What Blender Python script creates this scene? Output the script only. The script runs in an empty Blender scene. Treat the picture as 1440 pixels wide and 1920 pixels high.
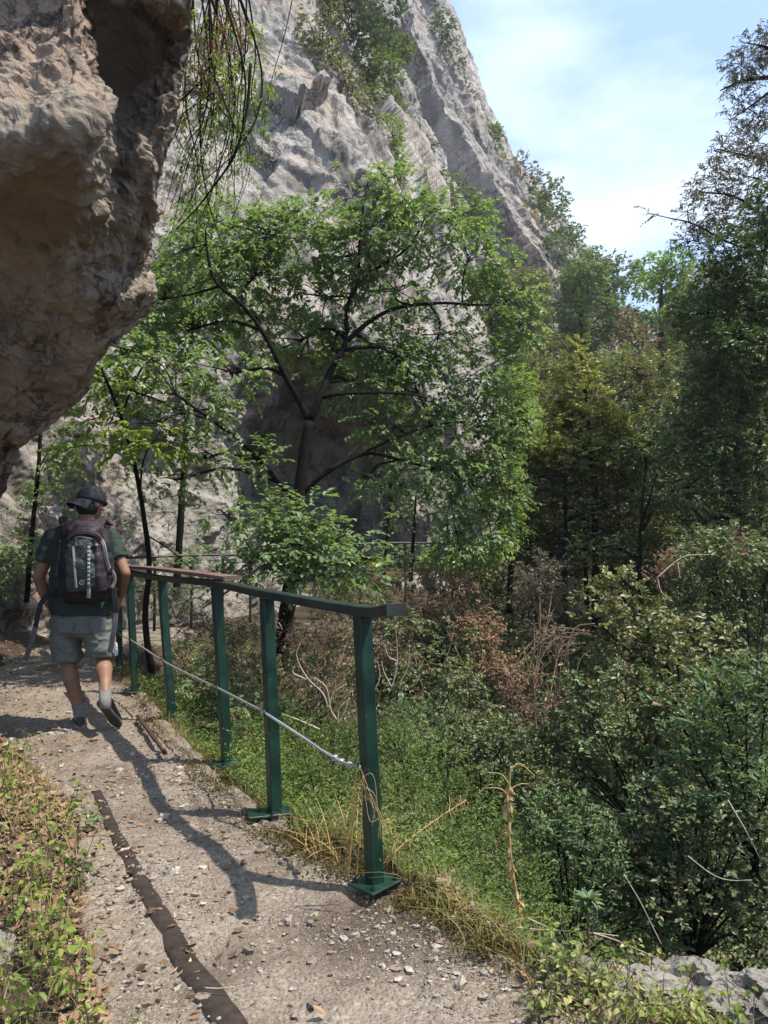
import bpy, math
import numpy as np
from mathutils import Vector

# ------------------------------------------------------------------ camera, sky, sun, exposure
S = bpy.context.scene
C = S.collection
rng = np.random.default_rng(11)
CAM_H, FPX, PITCH = 1.38, 1400.0, math.atan(57 / 1400.0)
cd = bpy.data.cameras.new('camera'); cam = bpy.data.objects.new('camera', cd); C.objects.link(cam)
cd.sensor_fit = 'VERTICAL'; cd.sensor_height = 24.0; cd.sensor_width = 18.0
cd.lens = 24.0 * FPX / 1920.0; cd.clip_start = 0.05; cd.clip_end = 2000
cam.location = (0, 0, CAM_H); cam.rotation_euler = (math.pi / 2 + PITCH, 0, 0)
S.camera = cam

SUN = Vector((0.445, -0.13, 0.93)).normalized()      # direction to the sun
el = math.asin(SUN.z); az = math.atan2(SUN.x, SUN.y)
W = bpy.data.worlds.new('World'); S.world = W; W.use_nodes = True
nt = W.node_tree; N = nt.nodes; L = nt.links; N.clear()
sky = N.new('ShaderNodeTexSky'); sky.sky_type = 'NISHITA'; sky.sun_disc = False
sky.sun_elevation = el; sky.sun_rotation = az; sky.altitude = 200; sky.dust_density = 2.2; sky.air_density = 1.1
tc = N.new('ShaderNodeTexCoord'); mp = N.new('ShaderNodeMapping'); mp.inputs['Scale'].default_value = (1.0, 1.0, 2.6)
mp.inputs['Location'].default_value = (0.35, 0.1, 0.2)
cl = N.new('ShaderNodeTexNoise'); cl.inputs['Scale'].default_value = 2.3; cl.inputs['Detail'].default_value = 7; cl.inputs['Roughness'].default_value = 0.55
cr = N.new('ShaderNodeValToRGB'); cr.color_ramp.elements[0].position = 0.46; cr.color_ramp.elements[1].position = 0.68
cr.color_ramp.elements[0].color = (0.04, 0.04, 0.04, 1); cr.color_ramp.elements[1].color = (0.9, 0.9, 0.9, 1)
mx = N.new('ShaderNodeMix'); mx.data_type = 'RGBA'; mx.inputs[7].default_value = (5.9, 6.6, 7.3, 1)
hz = N.new('ShaderNodeMix'); hz.data_type = 'RGBA'; hz.inputs[0].default_value = .75; hz.inputs[7].default_value = (2.5, 4.0, 7.0, 1)
bg = N.new('ShaderNodeBackground'); bg.inputs['Strength'].default_value = 0.108; wo = N.new('ShaderNodeOutputWorld')
L.new(tc.outputs['Generated'], mp.inputs['Vector']); L.new(mp.outputs[0], cl.inputs['Vector']); L.new(cl.outputs['Fac'], cr.inputs['Fac'])
L.new(cr.outputs['Color'], mx.inputs[0]); L.new(sky.outputs[0], hz.inputs[6]); L.new(hz.outputs[2], mx.inputs[6]); L.new(mx.outputs[2], bg.inputs['Color']); L.new(bg.outputs[0], wo.inputs[0])
sl = bpy.data.lights.new('sun', 'SUN'); sl.energy = 4.2; sl.angle = math.radians(0.55); sl.color = (1.0, 0.94, 0.85)
so = bpy.data.objects.new('sun', sl); C.objects.link(so); so.rotation_euler = SUN.to_track_quat('Z', 'Y').to_euler()
S.view_settings.view_transform = 'Standard'; S.view_settings.look = 'None'; S.view_settings.gamma = 1
S.view_settings.exposure = 0.9
S.cycles.max_bounces = 6; S.cycles.diffuse_bounces = 3; S.cycles.glossy_bounces = 2; S.cycles.transmission_bounces = 3
S.cycles.use_denoising = True; S.cycles.sample_clamp_indirect = 6

# ------------------------------------------------------------------ helpers: points
CP, SP = math.cos(PITCH), math.sin(PITCH)
def P(px, py, d):
    """the world point seen at pixel (px, py) of the 1440 x 1920 photo, d metres down the Y axis"""
    a = (px - 720) / FPX; b = (960 - py) / FPX
    ry = CP - b * SP; k = d / ry
    return np.array((a * k, d, CAM_H + (SP + b * CP) * k))
def PA(px, py, d):
    px, py, d = np.broadcast_arrays(np.asarray(px, float), py, d)
    a = (px - 720) / FPX; b = (960 - py) / FPX
    k = d / (CP - b * SP)
    return np.stack((a * k, d, CAM_H + (SP + b * CP) * k), -1)
def G(px, py, z=0.0):
    b = (960 - py) / FPX
    d = (z - CAM_H) * (CP - b * SP) / (SP + b * CP)
    return P(px, py, d)
def nz(v): return v / np.maximum(np.linalg.norm(v, axis=-1, keepdims=True), 1e-9)

# ------------------------------------------------------------------ helpers: noise in numpy
def _h(i, j, k, s=0):
    n = (i * 374761393 + j * 668265263 + k * 2147483647 + s * 974634777) & 0xffffffff
    n = ((n ^ (n >> 13)) * 1274126177) & 0xffffffff
    n = ((n ^ (n >> 16)) * 2246822519) & 0xffffffff
    return ((n ^ (n >> 15)) & 0xffffff) / float(0xffffff)
def vn(p, s=0):
    i = np.floor(p).astype(np.int64); f = p - i; f = f * f * (3 - 2 * f); r = 0
    for a in (0, 1):
        for b in (0, 1):
            for c in (0, 1):
                w = (f[..., 0] if a else 1 - f[..., 0]) * (f[..., 1] if b else 1 - f[..., 1]) * (f[..., 2] if c else 1 - f[..., 2])
                r = r + w * _h(i[..., 0] + a, i[..., 1] + b, i[..., 2] + c, s)
    return r * 2 - 1
def fbm(p, o=4, s=0, g=0.5):
    r = 0; a = 1
    for q in range(o):
        r = r + a * vn(p * 2.0 ** q + 17.3 * q, s + q); a *= g
    return r
def ridge(p, o=4, s=0):
    r = 0; a = 1
    for q in range(o):
        r = r + a * (1 - 2 * np.abs(vn(p * 2.0 ** q + 9.1 * q, s + q))); a *= 0.5
    return r
def facet(p, tilt=0.8, s=0):
    """angular rock blocks: each Voronoi cell is its own tilted plane"""
    i = np.floor(p).astype(np.int64); best = np.full(p.shape[:-1], 9e9); val = np.zeros(p.shape[:-1])
    for a in (-1, 0, 1):
        for b in (-1, 0, 1):
            for c in (-1, 0, 1):
                q = i + np.array((a, b, c)); u = [_h(q[..., 0], q[..., 1], q[..., 2], s + 31 * t) for t in range(7)]
                dv = p - (q + np.stack(u[:3], -1)); dd = (dv ** 2).sum(-1)
                v = (u[3] - .5) + tilt * (dv[..., 0] * (u[4] - .5) + dv[..., 1] * (u[5] - .5) + dv[..., 2] * (u[6] - .5)) * 2
                m = dd < best; best = np.where(m, dd, best); val = np.where(m, v, val)
    return val

# ------------------------------------------------------------------ helpers: meshes and objects
ORG = {}
class Geo:
    def __init__(s): s.v = []; s.q = []; s.t = []; s.mi = []; s.n = 0
    def add(s, V, q=None, t=None):
        V = np.asarray(V, float).reshape(-1, 3)
        if q is not None and len(q): s.q.append(np.asarray(q, np.int64).reshape(-1, 4) + s.n)
        if t is not None and len(t): s.t.append(np.asarray(t, np.int64).reshape(-1, 3) + s.n)
        s.v.append(V); s.n += len(V); return s
    def geo(s, g):
        V, q, t = g; return s.add(V, q, t)
    def out(s):
        return (np.concatenate(s.v), np.concatenate(s.q) if s.q else np.zeros((0, 4), int), np.concatenate(s.t) if s.t else np.zeros((0, 3), int))
def mesh(name, geo, mat, smooth=False):
    V, q, t = geo
    me = bpy.data.meshes.new(name); me.vertices.add(len(V)); me.vertices.foreach_set('co', np.asarray(V, np.float32).ravel())
    q = np.asarray(q, int).reshape(-1, 4); t = np.asarray(t, int).reshape(-1, 3)
    lp = np.concatenate((q.ravel(), t.ravel())).astype(np.int32); me.loops.add(len(lp)); me.loops.foreach_set('vertex_index', lp)
    st = np.concatenate((np.arange(len(q)) * 4, len(q) * 4 + np.arange(len(t)) * 3)).astype(np.int32)
    me.polygons.add(len(st)); me.polygons.foreach_set('loop_start', st)
    me.polygons.foreach_set('use_smooth', np.full(len(st), smooth))
    me.update(calc_edges=True)
    for m in (mat if isinstance(mat, (list, tuple)) else [mat]): me.materials.append(m)
    return me
def tag(o, label=None, cat=None, group=None, kind=None):
    if label: o['label'] = label
    if cat: o['category'] = cat
    if group: o['group'] = group
    if kind: o['kind'] = kind
    return o
def empty(name, loc, label, cat, group=None):
    o = bpy.data.objects.new(name, None); o.location = tuple(loc); o.empty_display_size = .1; C.objects.link(o)
    ORG[o.name] = np.array(loc, float); return tag(o, label, cat, group)
def obj(name, geo, mat, parent=None, loc=None, smooth=False):
    if isinstance(geo, Geo): geo = geo.out()
    V, q, t = geo
    off = ORG[parent.name] if parent else (np.array(loc, float) if loc is not None else np.zeros(3))
    o = bpy.data.objects.new(name, mesh(name, (np.asarray(V) - off, q, t), mat, smooth)); C.objects.link(o)
    if parent: o.parent = parent
    else: o.location = tuple(off)
    ORG[o.name] = off
    return o
def struct(name, geo, mat, smooth=True, kind='structure'):
    return tag(obj(name, geo, mat, None, None, smooth), kind=kind)
def grid(V):
    n, m = V.shape[:2]; i = np.arange(n * m).reshape(n, m)
    return V.reshape(-1, 3), np.stack((i[:-1, :-1], i[:-1, 1:], i[1:, 1:], i[1:, :-1]), -1).reshape(-1, 4), []
def tubes(paths, rad, sides=3):
    """many tubes at once; paths (M,S,3), rad (M,S)"""
    paths = np.asarray(paths, float); M_, S_, _ = paths.shape; rad = np.broadcast_to(rad, (M_, S_))
    T = nz(np.gradient(paths, axis=1)); up = np.where(np.abs(T[..., 2:3]) > .9, np.array((1., 0, 0)), np.array((0., 0, 1.)))
    up = np.broadcast_to(up[:, :1], up.shape) if S_ else up
    A = nz(np.cross(T, up)); B = np.cross(T, A)
    an = np.arange(sides) * 2 * math.pi / sides
    V = paths[:, :, None] + rad[:, :, None, None] * (np.cos(an)[:, None] * A[:, :, None] + np.sin(an)[:, None] * B[:, :, None])
    i = np.arange(M_ * S_ * sides).reshape(M_, S_, sides); j = np.roll(i, -1, 2)
    q = np.stack((i[:, :-1], j[:, :-1], j[:, 1:], i[:, 1:]), -1).reshape(-1, 4)
    return V.reshape(-1, 3), q, []
def spline(pts, n):
    """Catmull-Rom through rows of pts (any width), n samples"""
    p = np.asarray(pts, float)
    if len(p) == 2: return p[0] + (p[1] - p[0]) * np.linspace(0, 1, n)[:, None]
    p = np.vstack((2 * p[0] - p[1], p, 2 * p[-1] - p[-2])); u = np.linspace(0, len(p) - 3 - 1e-6, n); i = u.astype(int); f = (u - i)[:, None]
    a, b, c, d = p[i], p[i + 1], p[i + 2], p[i + 3]
    return .5 * (2 * b + (c - a) * f + (2 * a - 5 * b + 4 * c - d) * f ** 2 + (3 * b - a - 3 * c + d) * f ** 3)
def tube(pts, r0, r1=None, sides=8, n=None, wob=0.0):
    n = n or max(len(pts) * 5, 6); p = spline(pts, n); r1 = r0 if r1 is None else r1
    r = r0 + (r1 - r0) * np.linspace(0, 1, n)
    if wob: r = r * (1 + wob * rng.normal(size=n)); p = p + rng.normal(size=p.shape) * wob * r[:, None]
    V, q, _ = tubes(p[None], r[None], sides)
    c0 = len(V); V = np.vstack((V, p[0], p[-1])); k = np.arange(sides); e = c0 - sides
    t = np.vstack((np.stack((np.full(sides, c0), (k + 1) % sides, k), -1), np.stack((np.full(sides, c0 + 1), e + k, e + (k + 1) % sides), -1)))
    return V, q, t
def loft(rings, cap=True):
    """rings (R,n,3)"""
    R = np.asarray(rings, float); r, n, _ = R.shape; i = np.arange(r * n).reshape(r, n); j = np.roll(i, -1, 1)
    q = np.stack((i[:-1], j[:-1], j[1:], i[1:]), -1).reshape(-1, 4); V = R.reshape(-1, 3); t = []
    if cap:
        c = len(V); V = np.vstack((V, R[0].mean(0), R[-1].mean(0))); k = np.arange(n); e = (r - 1) * n
        t = np.vstack((np.stack((np.full(n, c), (k + 1) % n, k), -1), np.stack((np.full(n, c + 1), e + k, e + (k + 1) % n), -1)))
    return V, q, t
def ering(c, a, b, n=20, pw=1.0):
    """ellipse ring round c with half-axis vectors a and b; pw<1 squares it"""
    t = np.arange(n) * 2 * math.pi / n; cs, sn = np.cos(t), np.sin(t)
    cs = np.sign(cs) * np.abs(cs) ** pw; sn = np.sign(sn) * np.abs(sn) ** pw
    return np.asarray(c) + cs[:, None] * np.asarray(a) + sn[:, None] * np.asarray(b)
def ball(c, r, n=14, m=10, R=None):
    r = np.broadcast_to(r, 3).astype(float); th = np.linspace(0.001, math.pi - .001, m); ph = np.arange(n) * 2 * math.pi / n
    V = np.stack((np.sin(th)[:, None] * np.cos(ph), np.sin(th)[:, None] * np.sin(ph), np.cos(th)[:, None] + 0 * ph), -1) * r
    if R is not None: V = V @ np.asarray(R).T
    V, q, t = loft((V + np.asarray(c))[::-1]); return V, q, t
def box(c, h, R=None, bev=0.0):
    """box centre c, half sizes h, 3x3 axes R (columns); bev chamfers every edge"""
    h = np.asarray(h, float); R = np.eye(3) if R is None else np.asarray(R)
    if bev <= 0:
        V = np.array([(x, y, z) for x in (-1, 1) for y in (-1, 1) for z in (-1, 1)]) * h
        q = [(0, 1, 3, 2), (4, 6, 7, 5), (0, 4, 5, 1), (2, 3, 7, 6), (0, 2, 6, 4), (1, 5, 7, 3)]
        return V @ R.T + c, q, []
    rr = []
    for z, k in ((-h[2], bev), (-h[2] + bev, 0), (h[2] - bev, 0), (h[2], bev)):
        x, y = h[0] - k, h[1] - k; b = bev
        rr.append([(x, -y + b, z), (x, y - b, z), (x - b, y, z), (-x + b, y, z), (-x, y - b, z), (-x, -y + b, z), (-x + b, -y, z), (x - b, -y, z)])
    V, q, t = loft(np.array(rr)); return V @ R.T + c, q, t
def frame(d, up=(0, 0, 1)):
    d = nz(np.asarray(d, float)); a = nz(np.cross(up, d)) if abs(np.dot(nz(np.asarray(up, float)), d)) < .99 else np.array((1., 0, 0)); b = np.cross(d, a)
    return np.stack((d, a, b), 1)
def organic(name, pieces, voxel, sm, mat, parent, disp=0):
    """closed overlapping pieces melted into one continuous surface"""
    g = Geo()
    for p in pieces: g.geo(p)
    V, q, t = g.out(); off = ORG[parent.name]
    me = mesh(name + '_raw', (V - off, q, t), mat); tmp = bpy.data.objects.new(name + '_raw', me); C.objects.link(tmp)
    m = tmp.modifiers.new('r', 'REMESH'); m.mode = 'VOXEL'; m.voxel_size = voxel
    s = tmp.modifiers.new('s', 'SMOOTH'); s.factor = .5; s.iterations = sm
    dg = bpy.context.evaluated_depsgraph_get(); new = bpy.data.meshes.new_from_object(tmp.evaluated_get(dg)); new.name = name
    if disp:
        co = np.zeros(len(new.vertices) * 3); new.vertices.foreach_get('co', co); co = co.reshape(-1, 3)
        no = np.zeros_like(co).ravel(); new.vertices.foreach_get('normal', no); no = no.reshape(-1, 3)
        w = fbm((co + off) * np.array((11, 11, 22)), 3, 5); co = co + no * (w * disp)[:, None]; new.vertices.foreach_set('co', co.ravel()); new.update()
    new.polygons.foreach_set('use_smooth', np.ones(len(new.polygons), bool))
    if not new.materials: new.materials.append(mat)
    bpy.data.objects.remove(tmp); bpy.data.meshes.remove(me)
    o = bpy.data.objects.new(name, new); C.objects.link(o); o.parent = parent; ORG[o.name] = off
    return o

# ------------------------------------------------------------------ materials
def nm(name, rough=.8, spec=.3):
    m = bpy.data.materials.new(name); m.use_nodes = True; b = m.node_tree.nodes['Principled BSDF']
    b.inputs['Roughness'].default_value = rough; b.inputs['Specular IOR Level'].default_value = spec; return m, m.node_tree.nodes, m.node_tree.links, b
def ramp(N, L, src, stops):
    r = N.new('ShaderNodeValToRGB'); e = r.color_ramp.elements
    while len(e) < len(stops): e.new(.5)
    for k, (p, c) in zip(e, stops): k.position = p; k.color = (*c, 1)
    L.new(src, r.inputs['Fac']); return r.outputs['Color']
def tex(N, L, kind, scale, detail=5, rough=.6, vec=None, dist=0, stretch=None):
    n = N.new('ShaderNodeTex' + kind); n.inputs['Scale'].default_value = scale
    if kind == 'Noise': n.inputs['Detail'].default_value = detail; n.inputs['Roughness'].default_value = rough; n.inputs['Distortion'].default_value = dist
    co = N.new('ShaderNodeNewGeometry').outputs['Position'] if vec is None else vec
    if stretch:
        mpn = N.new('ShaderNodeMapping'); mpn.inputs['Scale'].default_value = stretch; L.new(co, mpn.inputs[0]); co = mpn.outputs[0]
    L.new(co, n.inputs['Vector']); return n
def mixc(N, L, fac, a, b, mode='MIX'):
    m = N.new('ShaderNodeMix'); m.data_type = 'RGBA'; m.blend_type = mode
    for s, v in ((0, fac), (6, a), (7, b)):
        if isinstance(v, (int, float)): m.inputs[s].default_value = v
        elif isinstance(v, tuple): m.inputs[s].default_value = (*v, 1)
        else: L.new(v, m.inputs[s])
    return m.outputs[2]
def bump(N, L, b, h, st, dist, prev=None):
    n = N.new('ShaderNodeBump'); n.inputs['Strength'].default_value = st; n.inputs['Distance'].default_value = dist; L.new(h, n.inputs['Height'])
    if prev: L.new(prev, n.inputs['Normal'])
    L.new(n.outputs[0], b.inputs['Normal']); return n.outputs[0]
def sig(c, k): return tuple(x * k for x in c)

def leafmat(name, stops, trans=.35, rough=.42, spec=.5, tcol=None):
    m, N, L, b = nm(name, rough, spec); g = N.new('ShaderNodeNewGeometry')
    col = ramp(N, L, g.outputs['Random Per Island'], stops)
    big = tex(N, L, 'Noise', 1.7, 2); col = mixc(N, L, ramp(N, L, big.outputs['Fac'], [(.35, (0, 0, 0)), (.7, (.5, .5, .5))]), col, sig(stops[len(stops) // 2][1], 1.5))
    L.new(col, b.inputs['Base Color'])
    t = N.new('ShaderNodeBsdfTranslucent'); tm = mixc(N, L, 1.0, col, tcol or (1.5, 1.7, .55), 'MULTIPLY'); L.new(tm, t.inputs['Color'])
    x = N.new('ShaderNodeMixShader'); x.inputs[0].default_value = trans; out = N['Material Output']
    L.new(b.outputs[0], x.inputs[1]); L.new(t.outputs[0], x.inputs[2]); L.new(x.outputs[0], out.inputs[0]); return m
def plain(name, c, rough=.6, spec=.3, var=.25, scale=14, bs=.15, bd=.004, metal=0):
    m, N, L, b = nm(name, rough, spec); b.inputs['Metallic'].default_value = metal
    n = tex(N, L, 'Noise', scale, 5); L.new(ramp(N, L, n.outputs['Fac'], [(.3, sig(c, 1 - var)), (.7, sig(c, 1 + var))]), b.inputs['Base Color'])
    n2 = tex(N, L, 'Noise', scale * 5, 4); bump(N, L, b, n2.outputs['Fac'], bs, bd); return m
def rockmat(name, base, dark, warm, sc=1.0, streak=.5, warmk=.4, bd=.06, fine=1.0):
    m, N, L, b = nm(name, .9, .2)
    n1 = tex(N, L, 'Noise', .9 * sc, 8, .62); c = ramp(N, L, n1.outputs['Fac'], [(.32, sig(base, .62)), (.5, base), (.68, sig(base, 1.25))])
    n2 = tex(N, L, 'Noise', .45 * sc, 5, .6, dist=.5); c = mixc(N, L, ramp(N, L, n2.outputs['Fac'], [(.48, (0, 0, 0)), (.66, (warmk,) * 3)]), c, warm)
    n3 = tex(N, L, 'Noise', 1.3 * sc, 6, .6, stretch=(1, 1, .16)); c = mixc(N, L, ramp(N, L, n3.outputs['Fac'], [(.50, (0, 0, 0)), (.62, (streak,) * 3)]), c, dark)
    n4 = tex(N, L, 'Noise', 14 * sc, 6, .7); c = mixc(N, L, ramp(N, L, n4.outputs['Fac'], [(.55, (0, 0, 0)), (.75, (.5, .5, .5))]), c, dark)
    for q_, (cs, st_) in enumerate(((.55, (1, 1, .38)), (1.3, (1.2, 1.2, .5)))):
        cw = tex(N, L, 'Noise', 1.1 * sc, 6, .65); ad = N.new('ShaderNodeVectorMath'); ad.operation = 'MULTIPLY_ADD'; L.new(cw.outputs['Color'], ad.inputs[0]); ad.inputs[1].default_value = (1.6 / sc, 1.6 / sc, 1.2 / sc); L.new(N.new('ShaderNodeNewGeometry').outputs['Position'], ad.inputs[2])
        vc = tex(N, L, 'Voronoi', cs * sc * 1.6, vec=ad.outputs[0], stretch=st_); vc.feature = 'DISTANCE_TO_EDGE'; mk = tex(N, L, 'Noise', .8 * sc, 3)
        lnf = ramp(N, L, vc.outputs['Distance'], [(0, (1, 1, 1)), (.035 + .02 * q_, (0, 0, 0))]); ml = N.new('ShaderNodeMath'); ml.operation = 'MULTIPLY'; L.new(lnf, ml.inputs[0]); L.new(ramp(N, L, mk.outputs['Fac'], [(.40, (0, 0, 0)), (.55, (.9, .9, .9))]), ml.inputs[1])
        c = mixc(N, L, ml.outputs[0], c, sig(dark, .5))
    L.new(c, b.inputs['Base Color'])
    v = tex(N, L, 'Voronoi', 2.1 * sc, stretch=(1, 1, .6)); v.feature = 'DISTANCE_TO_EDGE'
    wv = tex(N, L, 'Noise', 3.2 * sc, 9, .68, dist=.4); w2 = tex(N, L, 'Noise', 11 * sc, 8, .7)
    k = bump(N, L, b, ramp(N, L, v.outputs['Distance'], [(0, (0, 0, 0)), (.06, (1, 1, 1))]), .35, bd * .6)
    k = bump(N, L, b, wv.outputs['Fac'], 1.0, bd * 3, k); k = bump(N, L, b, w2.outputs['Fac'], min(1, .8 * fine), bd, k)
    w3 = tex(N, L, 'Noise', 38 * sc, 8, .75); w4 = tex(N, L, 'Voronoi', 9 * sc); k = bump(N, L, b, ramp(N, L, w4.outputs['Distance'], [(0, (0, 0, 0)), (.35, (1, 1, 1))]), .35, bd * .5, k); bump(N, L, b, w3.outputs['Fac'], .8, bd * .35, k); return m

M = {}
M['cliff'] = rockmat('limestone_cliff', (.385, .355, .315), (.10, .09, .078), (.34, .225, .15), .8, .85, .5, .05)
M['cliff_far'] = rockmat('far_limestone', (.38, .35, .315), (.13, .12, .11), (.34, .25, .18), .35, .75, .45, .12)
M['overhang'] = rockmat('overhang_rock', (.43, .355, .275), (.13, .108, .085), (.46, .24, .14), 1.5, .45, .5, .032, 1.4)
M['boulder'] = rockmat('pale_boulder', (.34, .31, .265), (.14, .12, .10), (.33, .28, .21), 5, .2, .3, .012)
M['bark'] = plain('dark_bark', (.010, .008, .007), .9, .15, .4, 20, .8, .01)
M['bark_grey'] = plain('grey_bark', (.12, .095, .075), .9, .15, .35, 24, .7, .008)
M['twig'] = plain('dry_twig', (.19, .125, .085), .9, .1, .4, 30, .3, .003)
M['twig_pale'] = plain('pale_bare_twig', (.42, .34, .26), .8, .2, .3, 30, .3, .002)
M['straw'] = plain('straw_stalk', (.46, .31, .13), .8, .2, .3, 25, .2, .002)
def g3(c, lo=.6, hi=1.45): return [(0, sig(c, lo)), (.5, c), (1, sig(c, hi))]
M['hack'] = leafmat('hackberry_leaf', [(0, (.085, .135, .055)), (.5, (.145, .222, .105)), (.93, (.21, .295, .15)), (1, (.33, .32, .10))], .42, .44, .4, (1.3, 1.3, .55))
M['hack_yel'] = leafmat('young_yellowish_leaf', [(0, (.11, .17, .045)), (.6, (.19, .275, .075)), (1, (.32, .35, .09))], .45, .44, .35, (1.3, 1.3, .5))
M['laurel'] = leafmat('laurel_leaf', [(0, (.050, .082, .036)), (.5, (.092, .138, .056)), (.85, (.15, .185, .08)), (.93, (.27, .18, .09)), (1, (.33, .22, .12))], .25, .42, .4, (1.35, 1.35, .6))
M['laurel_lime'] = leafmat('lime_laurel_leaf', [(0, (.10, .12, .035)), (.5, (.22, .245, .075)), (.85, (.33, .33, .11)), (1, (.38, .26, .13))], .3, .44, .35, (1.2, 1.25, .6))
M['laurel_olive'] = leafmat('olive_laurel_leaf', [(0, (.06, .083, .035)), (.5, (.13, .155, .06)), (.85, (.21, .22, .095)), (1, (.34, .23, .13))], .26, .42, .4, (1.25, 1.25, .6))
M['dark'] = leafmat('dark_evergreen_leaf', [(0, (.042, .068, .03)), (.5, (.078, .118, .046)), (1, (.125, .165, .065))], .22, .44, .35, (1.35, 1.35, .6))
M['mid'] = leafmat('mid_green_leaf', [(0, (.07, .105, .04)), (.5, (.125, .175, .068)), (1, (.20, .25, .09))], .3, .5, .25, (1.3, 1.3, .6))
M['far'] = leafmat('far_hill_leaf', g3((0.105, 0.149, 0.077)), .25, .46, 0.1, (1.3, 1.4, .7))
M['far_lime'] = leafmat('far_lime_leaf', g3((.13, .20, .035)), .35, .6, .1)
M['grey'] = leafmat('grey_brown_leaf', [(0, (0.063, 0.075, 0.046)), (.5, (0.127, 0.127, 0.081)), (.8, (0.196, 0.167, 0.115)), (1, (0.287, 0.184, 0.127))], .18, .38, .5, (1.2, 1.2, .8))
M['rust'] = leafmat('dead_rusty_leaf', [(0, (.10, .055, .035)), (.45, (.24, .135, .085)), (.8, (.33, .21, .14)), (1, (.12, .14, .05))], .2, .7, .2, (1.15, 1, .9))
M['weed'] = leafmat('weed_leaf', [(0, (.04, .072, .02)), (.5, (.082, .135, .038)), (.88, (.14, .195, .055)), (1, (.33, .27, .11))], .34, .5, .3, (1.35, 1.35, .5))
M['bright'] = leafmat('bright_weed_leaf', [(0, (.07, .12, .02)), (.5, (.14, .21, .04)), (.85, (.24, .30, .06)), (1, (.40, .33, .09))], .45, .5, .3, (1.3, 1.3, .5))
M['olean'] = leafmat('narrow_green_leaf', [(0, (0.061, 0.105, 0.050)), (.6, (0.121, 0.182, 0.083)), (1, (0.231, 0.286, 0.110))], .3, .46, 0.35, (1.3, 1.35, .6))
M['grass'] = leafmat('dry_grass_blade', [(0, (.09, .12, .03)), (.5, (.24, .22, .08)), (1, (.42, .31, .14))], .4, .7, .2, (1.2, 1.1, .8))
M['ggrass'] = leafmat('green_grass_blade', [(0, (.06, .11, .02)), (.6, (.12, .19, .04)), (1, (.27, .27, .08))], .4, .6, .25)
M['moss'] = leafmat('moss_tuft', [(0, (.055, .04, .022)), (.5, (.12, .09, .04)), (1, (.21, .17, .06))], .3, .9, .1)
M['litter'] = leafmat('fallen_leaf', [(0, (.06, .035, .022)), (.35, (.14, .085, .048)), (.7, (.24, .155, .092)), (.92, (.34, .25, .165)), (1, (.44, .38, .28))], .1, .7, .25, (1.2, 1, .8))
M['husk'] = leafmat('straw_husk', [(0, (.26, .16, .08)), (.5, (.40, .27, .13)), (1, (.52, .40, .22))], .2, .7, .2, (1.2, 1.05, .8))

m_, N, L, b = nm('pebble_stone', .85, .25); g_ = N.new('ShaderNodeNewGeometry')
L.new(ramp(N, L, g_.outputs['Random Per Island'], [(0, (.14, .112, .086)), (.4, (.23, .19, .15)), (.8, (.29, .25, .205)), (1, (.39, .345, .29))]), b.inputs['Base Color'])
M['pebble'] = m_
# soil and leaf litter
m_, N, L, b = nm('brown_soil', .95, .1)
n1 = tex(N, L, 'Noise', 1.3, 6); c1 = ramp(N, L, n1.outputs['Fac'], [(.35, (.035, .027, .019)), (.6, (.07, .052, .035)), (.75, (.11, .082, .054))])
n2 = tex(N, L, 'Noise', 30, 5, .7); c1 = mixc(N, L, ramp(N, L, n2.outputs['Fac'], [(.5, (0, 0, 0)), (.7, (.5, .5, .5))]), c1, (.14, .10, .062)); L.new(c1, b.inputs['Base Color'])
bump(N, L, b, n2.outputs['Fac'], 1, .03); M['soil'] = m_
# gravelly worn concrete
m_, N, L, b = nm('gravel_path', .9, .2)
n1 = tex(N, L, 'Noise', 2.1, 6, .6); c1 = ramp(N, L, n1.outputs['Fac'], [(.36, (.125, .09, .06)), (.5, (.215, .168, .122)), (.66, (.28, .235, .182))])
v1 = tex(N, L, 'Voronoi', 66); c2 = ramp(N, L, v1.outputs['Color'], [(.2, (.11, .086, .062)), (.6, (.25, .205, .16)), (.95, (.45, .40, .335))])
v2 = tex(N, L, 'Voronoi', 120); c3 = ramp(N, L, v2.outputs['Color'], [(.2, (.11, .09, .07)), (.7, (.25, .21, .17)), (1, (.40, .36, .31))])
msk = tex(N, L, 'Noise', 6, 4, .6); c1 = mixc(N, L, .5, c1, c3); c1 = mixc(N, L, ramp(N, L, msk.outputs['Fac'], [(.46, (0, 0, 0)), (.62, (.5, .5, .5))]), c1, c2)
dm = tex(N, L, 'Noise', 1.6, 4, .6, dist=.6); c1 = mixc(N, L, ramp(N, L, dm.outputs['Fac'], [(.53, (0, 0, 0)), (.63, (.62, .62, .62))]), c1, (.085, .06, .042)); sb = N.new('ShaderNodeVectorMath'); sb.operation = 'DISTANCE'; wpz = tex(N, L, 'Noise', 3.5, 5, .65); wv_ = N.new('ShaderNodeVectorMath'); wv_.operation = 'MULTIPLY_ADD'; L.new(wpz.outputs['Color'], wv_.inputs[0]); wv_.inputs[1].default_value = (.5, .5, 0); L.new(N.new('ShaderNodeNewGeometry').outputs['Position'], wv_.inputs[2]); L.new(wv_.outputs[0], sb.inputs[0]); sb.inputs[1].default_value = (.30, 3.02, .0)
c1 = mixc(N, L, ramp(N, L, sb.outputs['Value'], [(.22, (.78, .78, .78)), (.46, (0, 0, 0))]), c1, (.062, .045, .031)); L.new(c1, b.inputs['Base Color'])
k = bump(N, L, b, ramp(N, L, v1.outputs['Distance'], [(0, (1, 1, 1)), (.55, (0, 0, 0))]), .8, .008); nn = tex(N, L, 'Noise', 70, 6, .7); k = bump(N, L, b, nn.outputs['Fac'], .8, .006, k)
bump(N, L, b, msk.outputs['Fac'], .6, .02, k); M['path'] = m_
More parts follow.
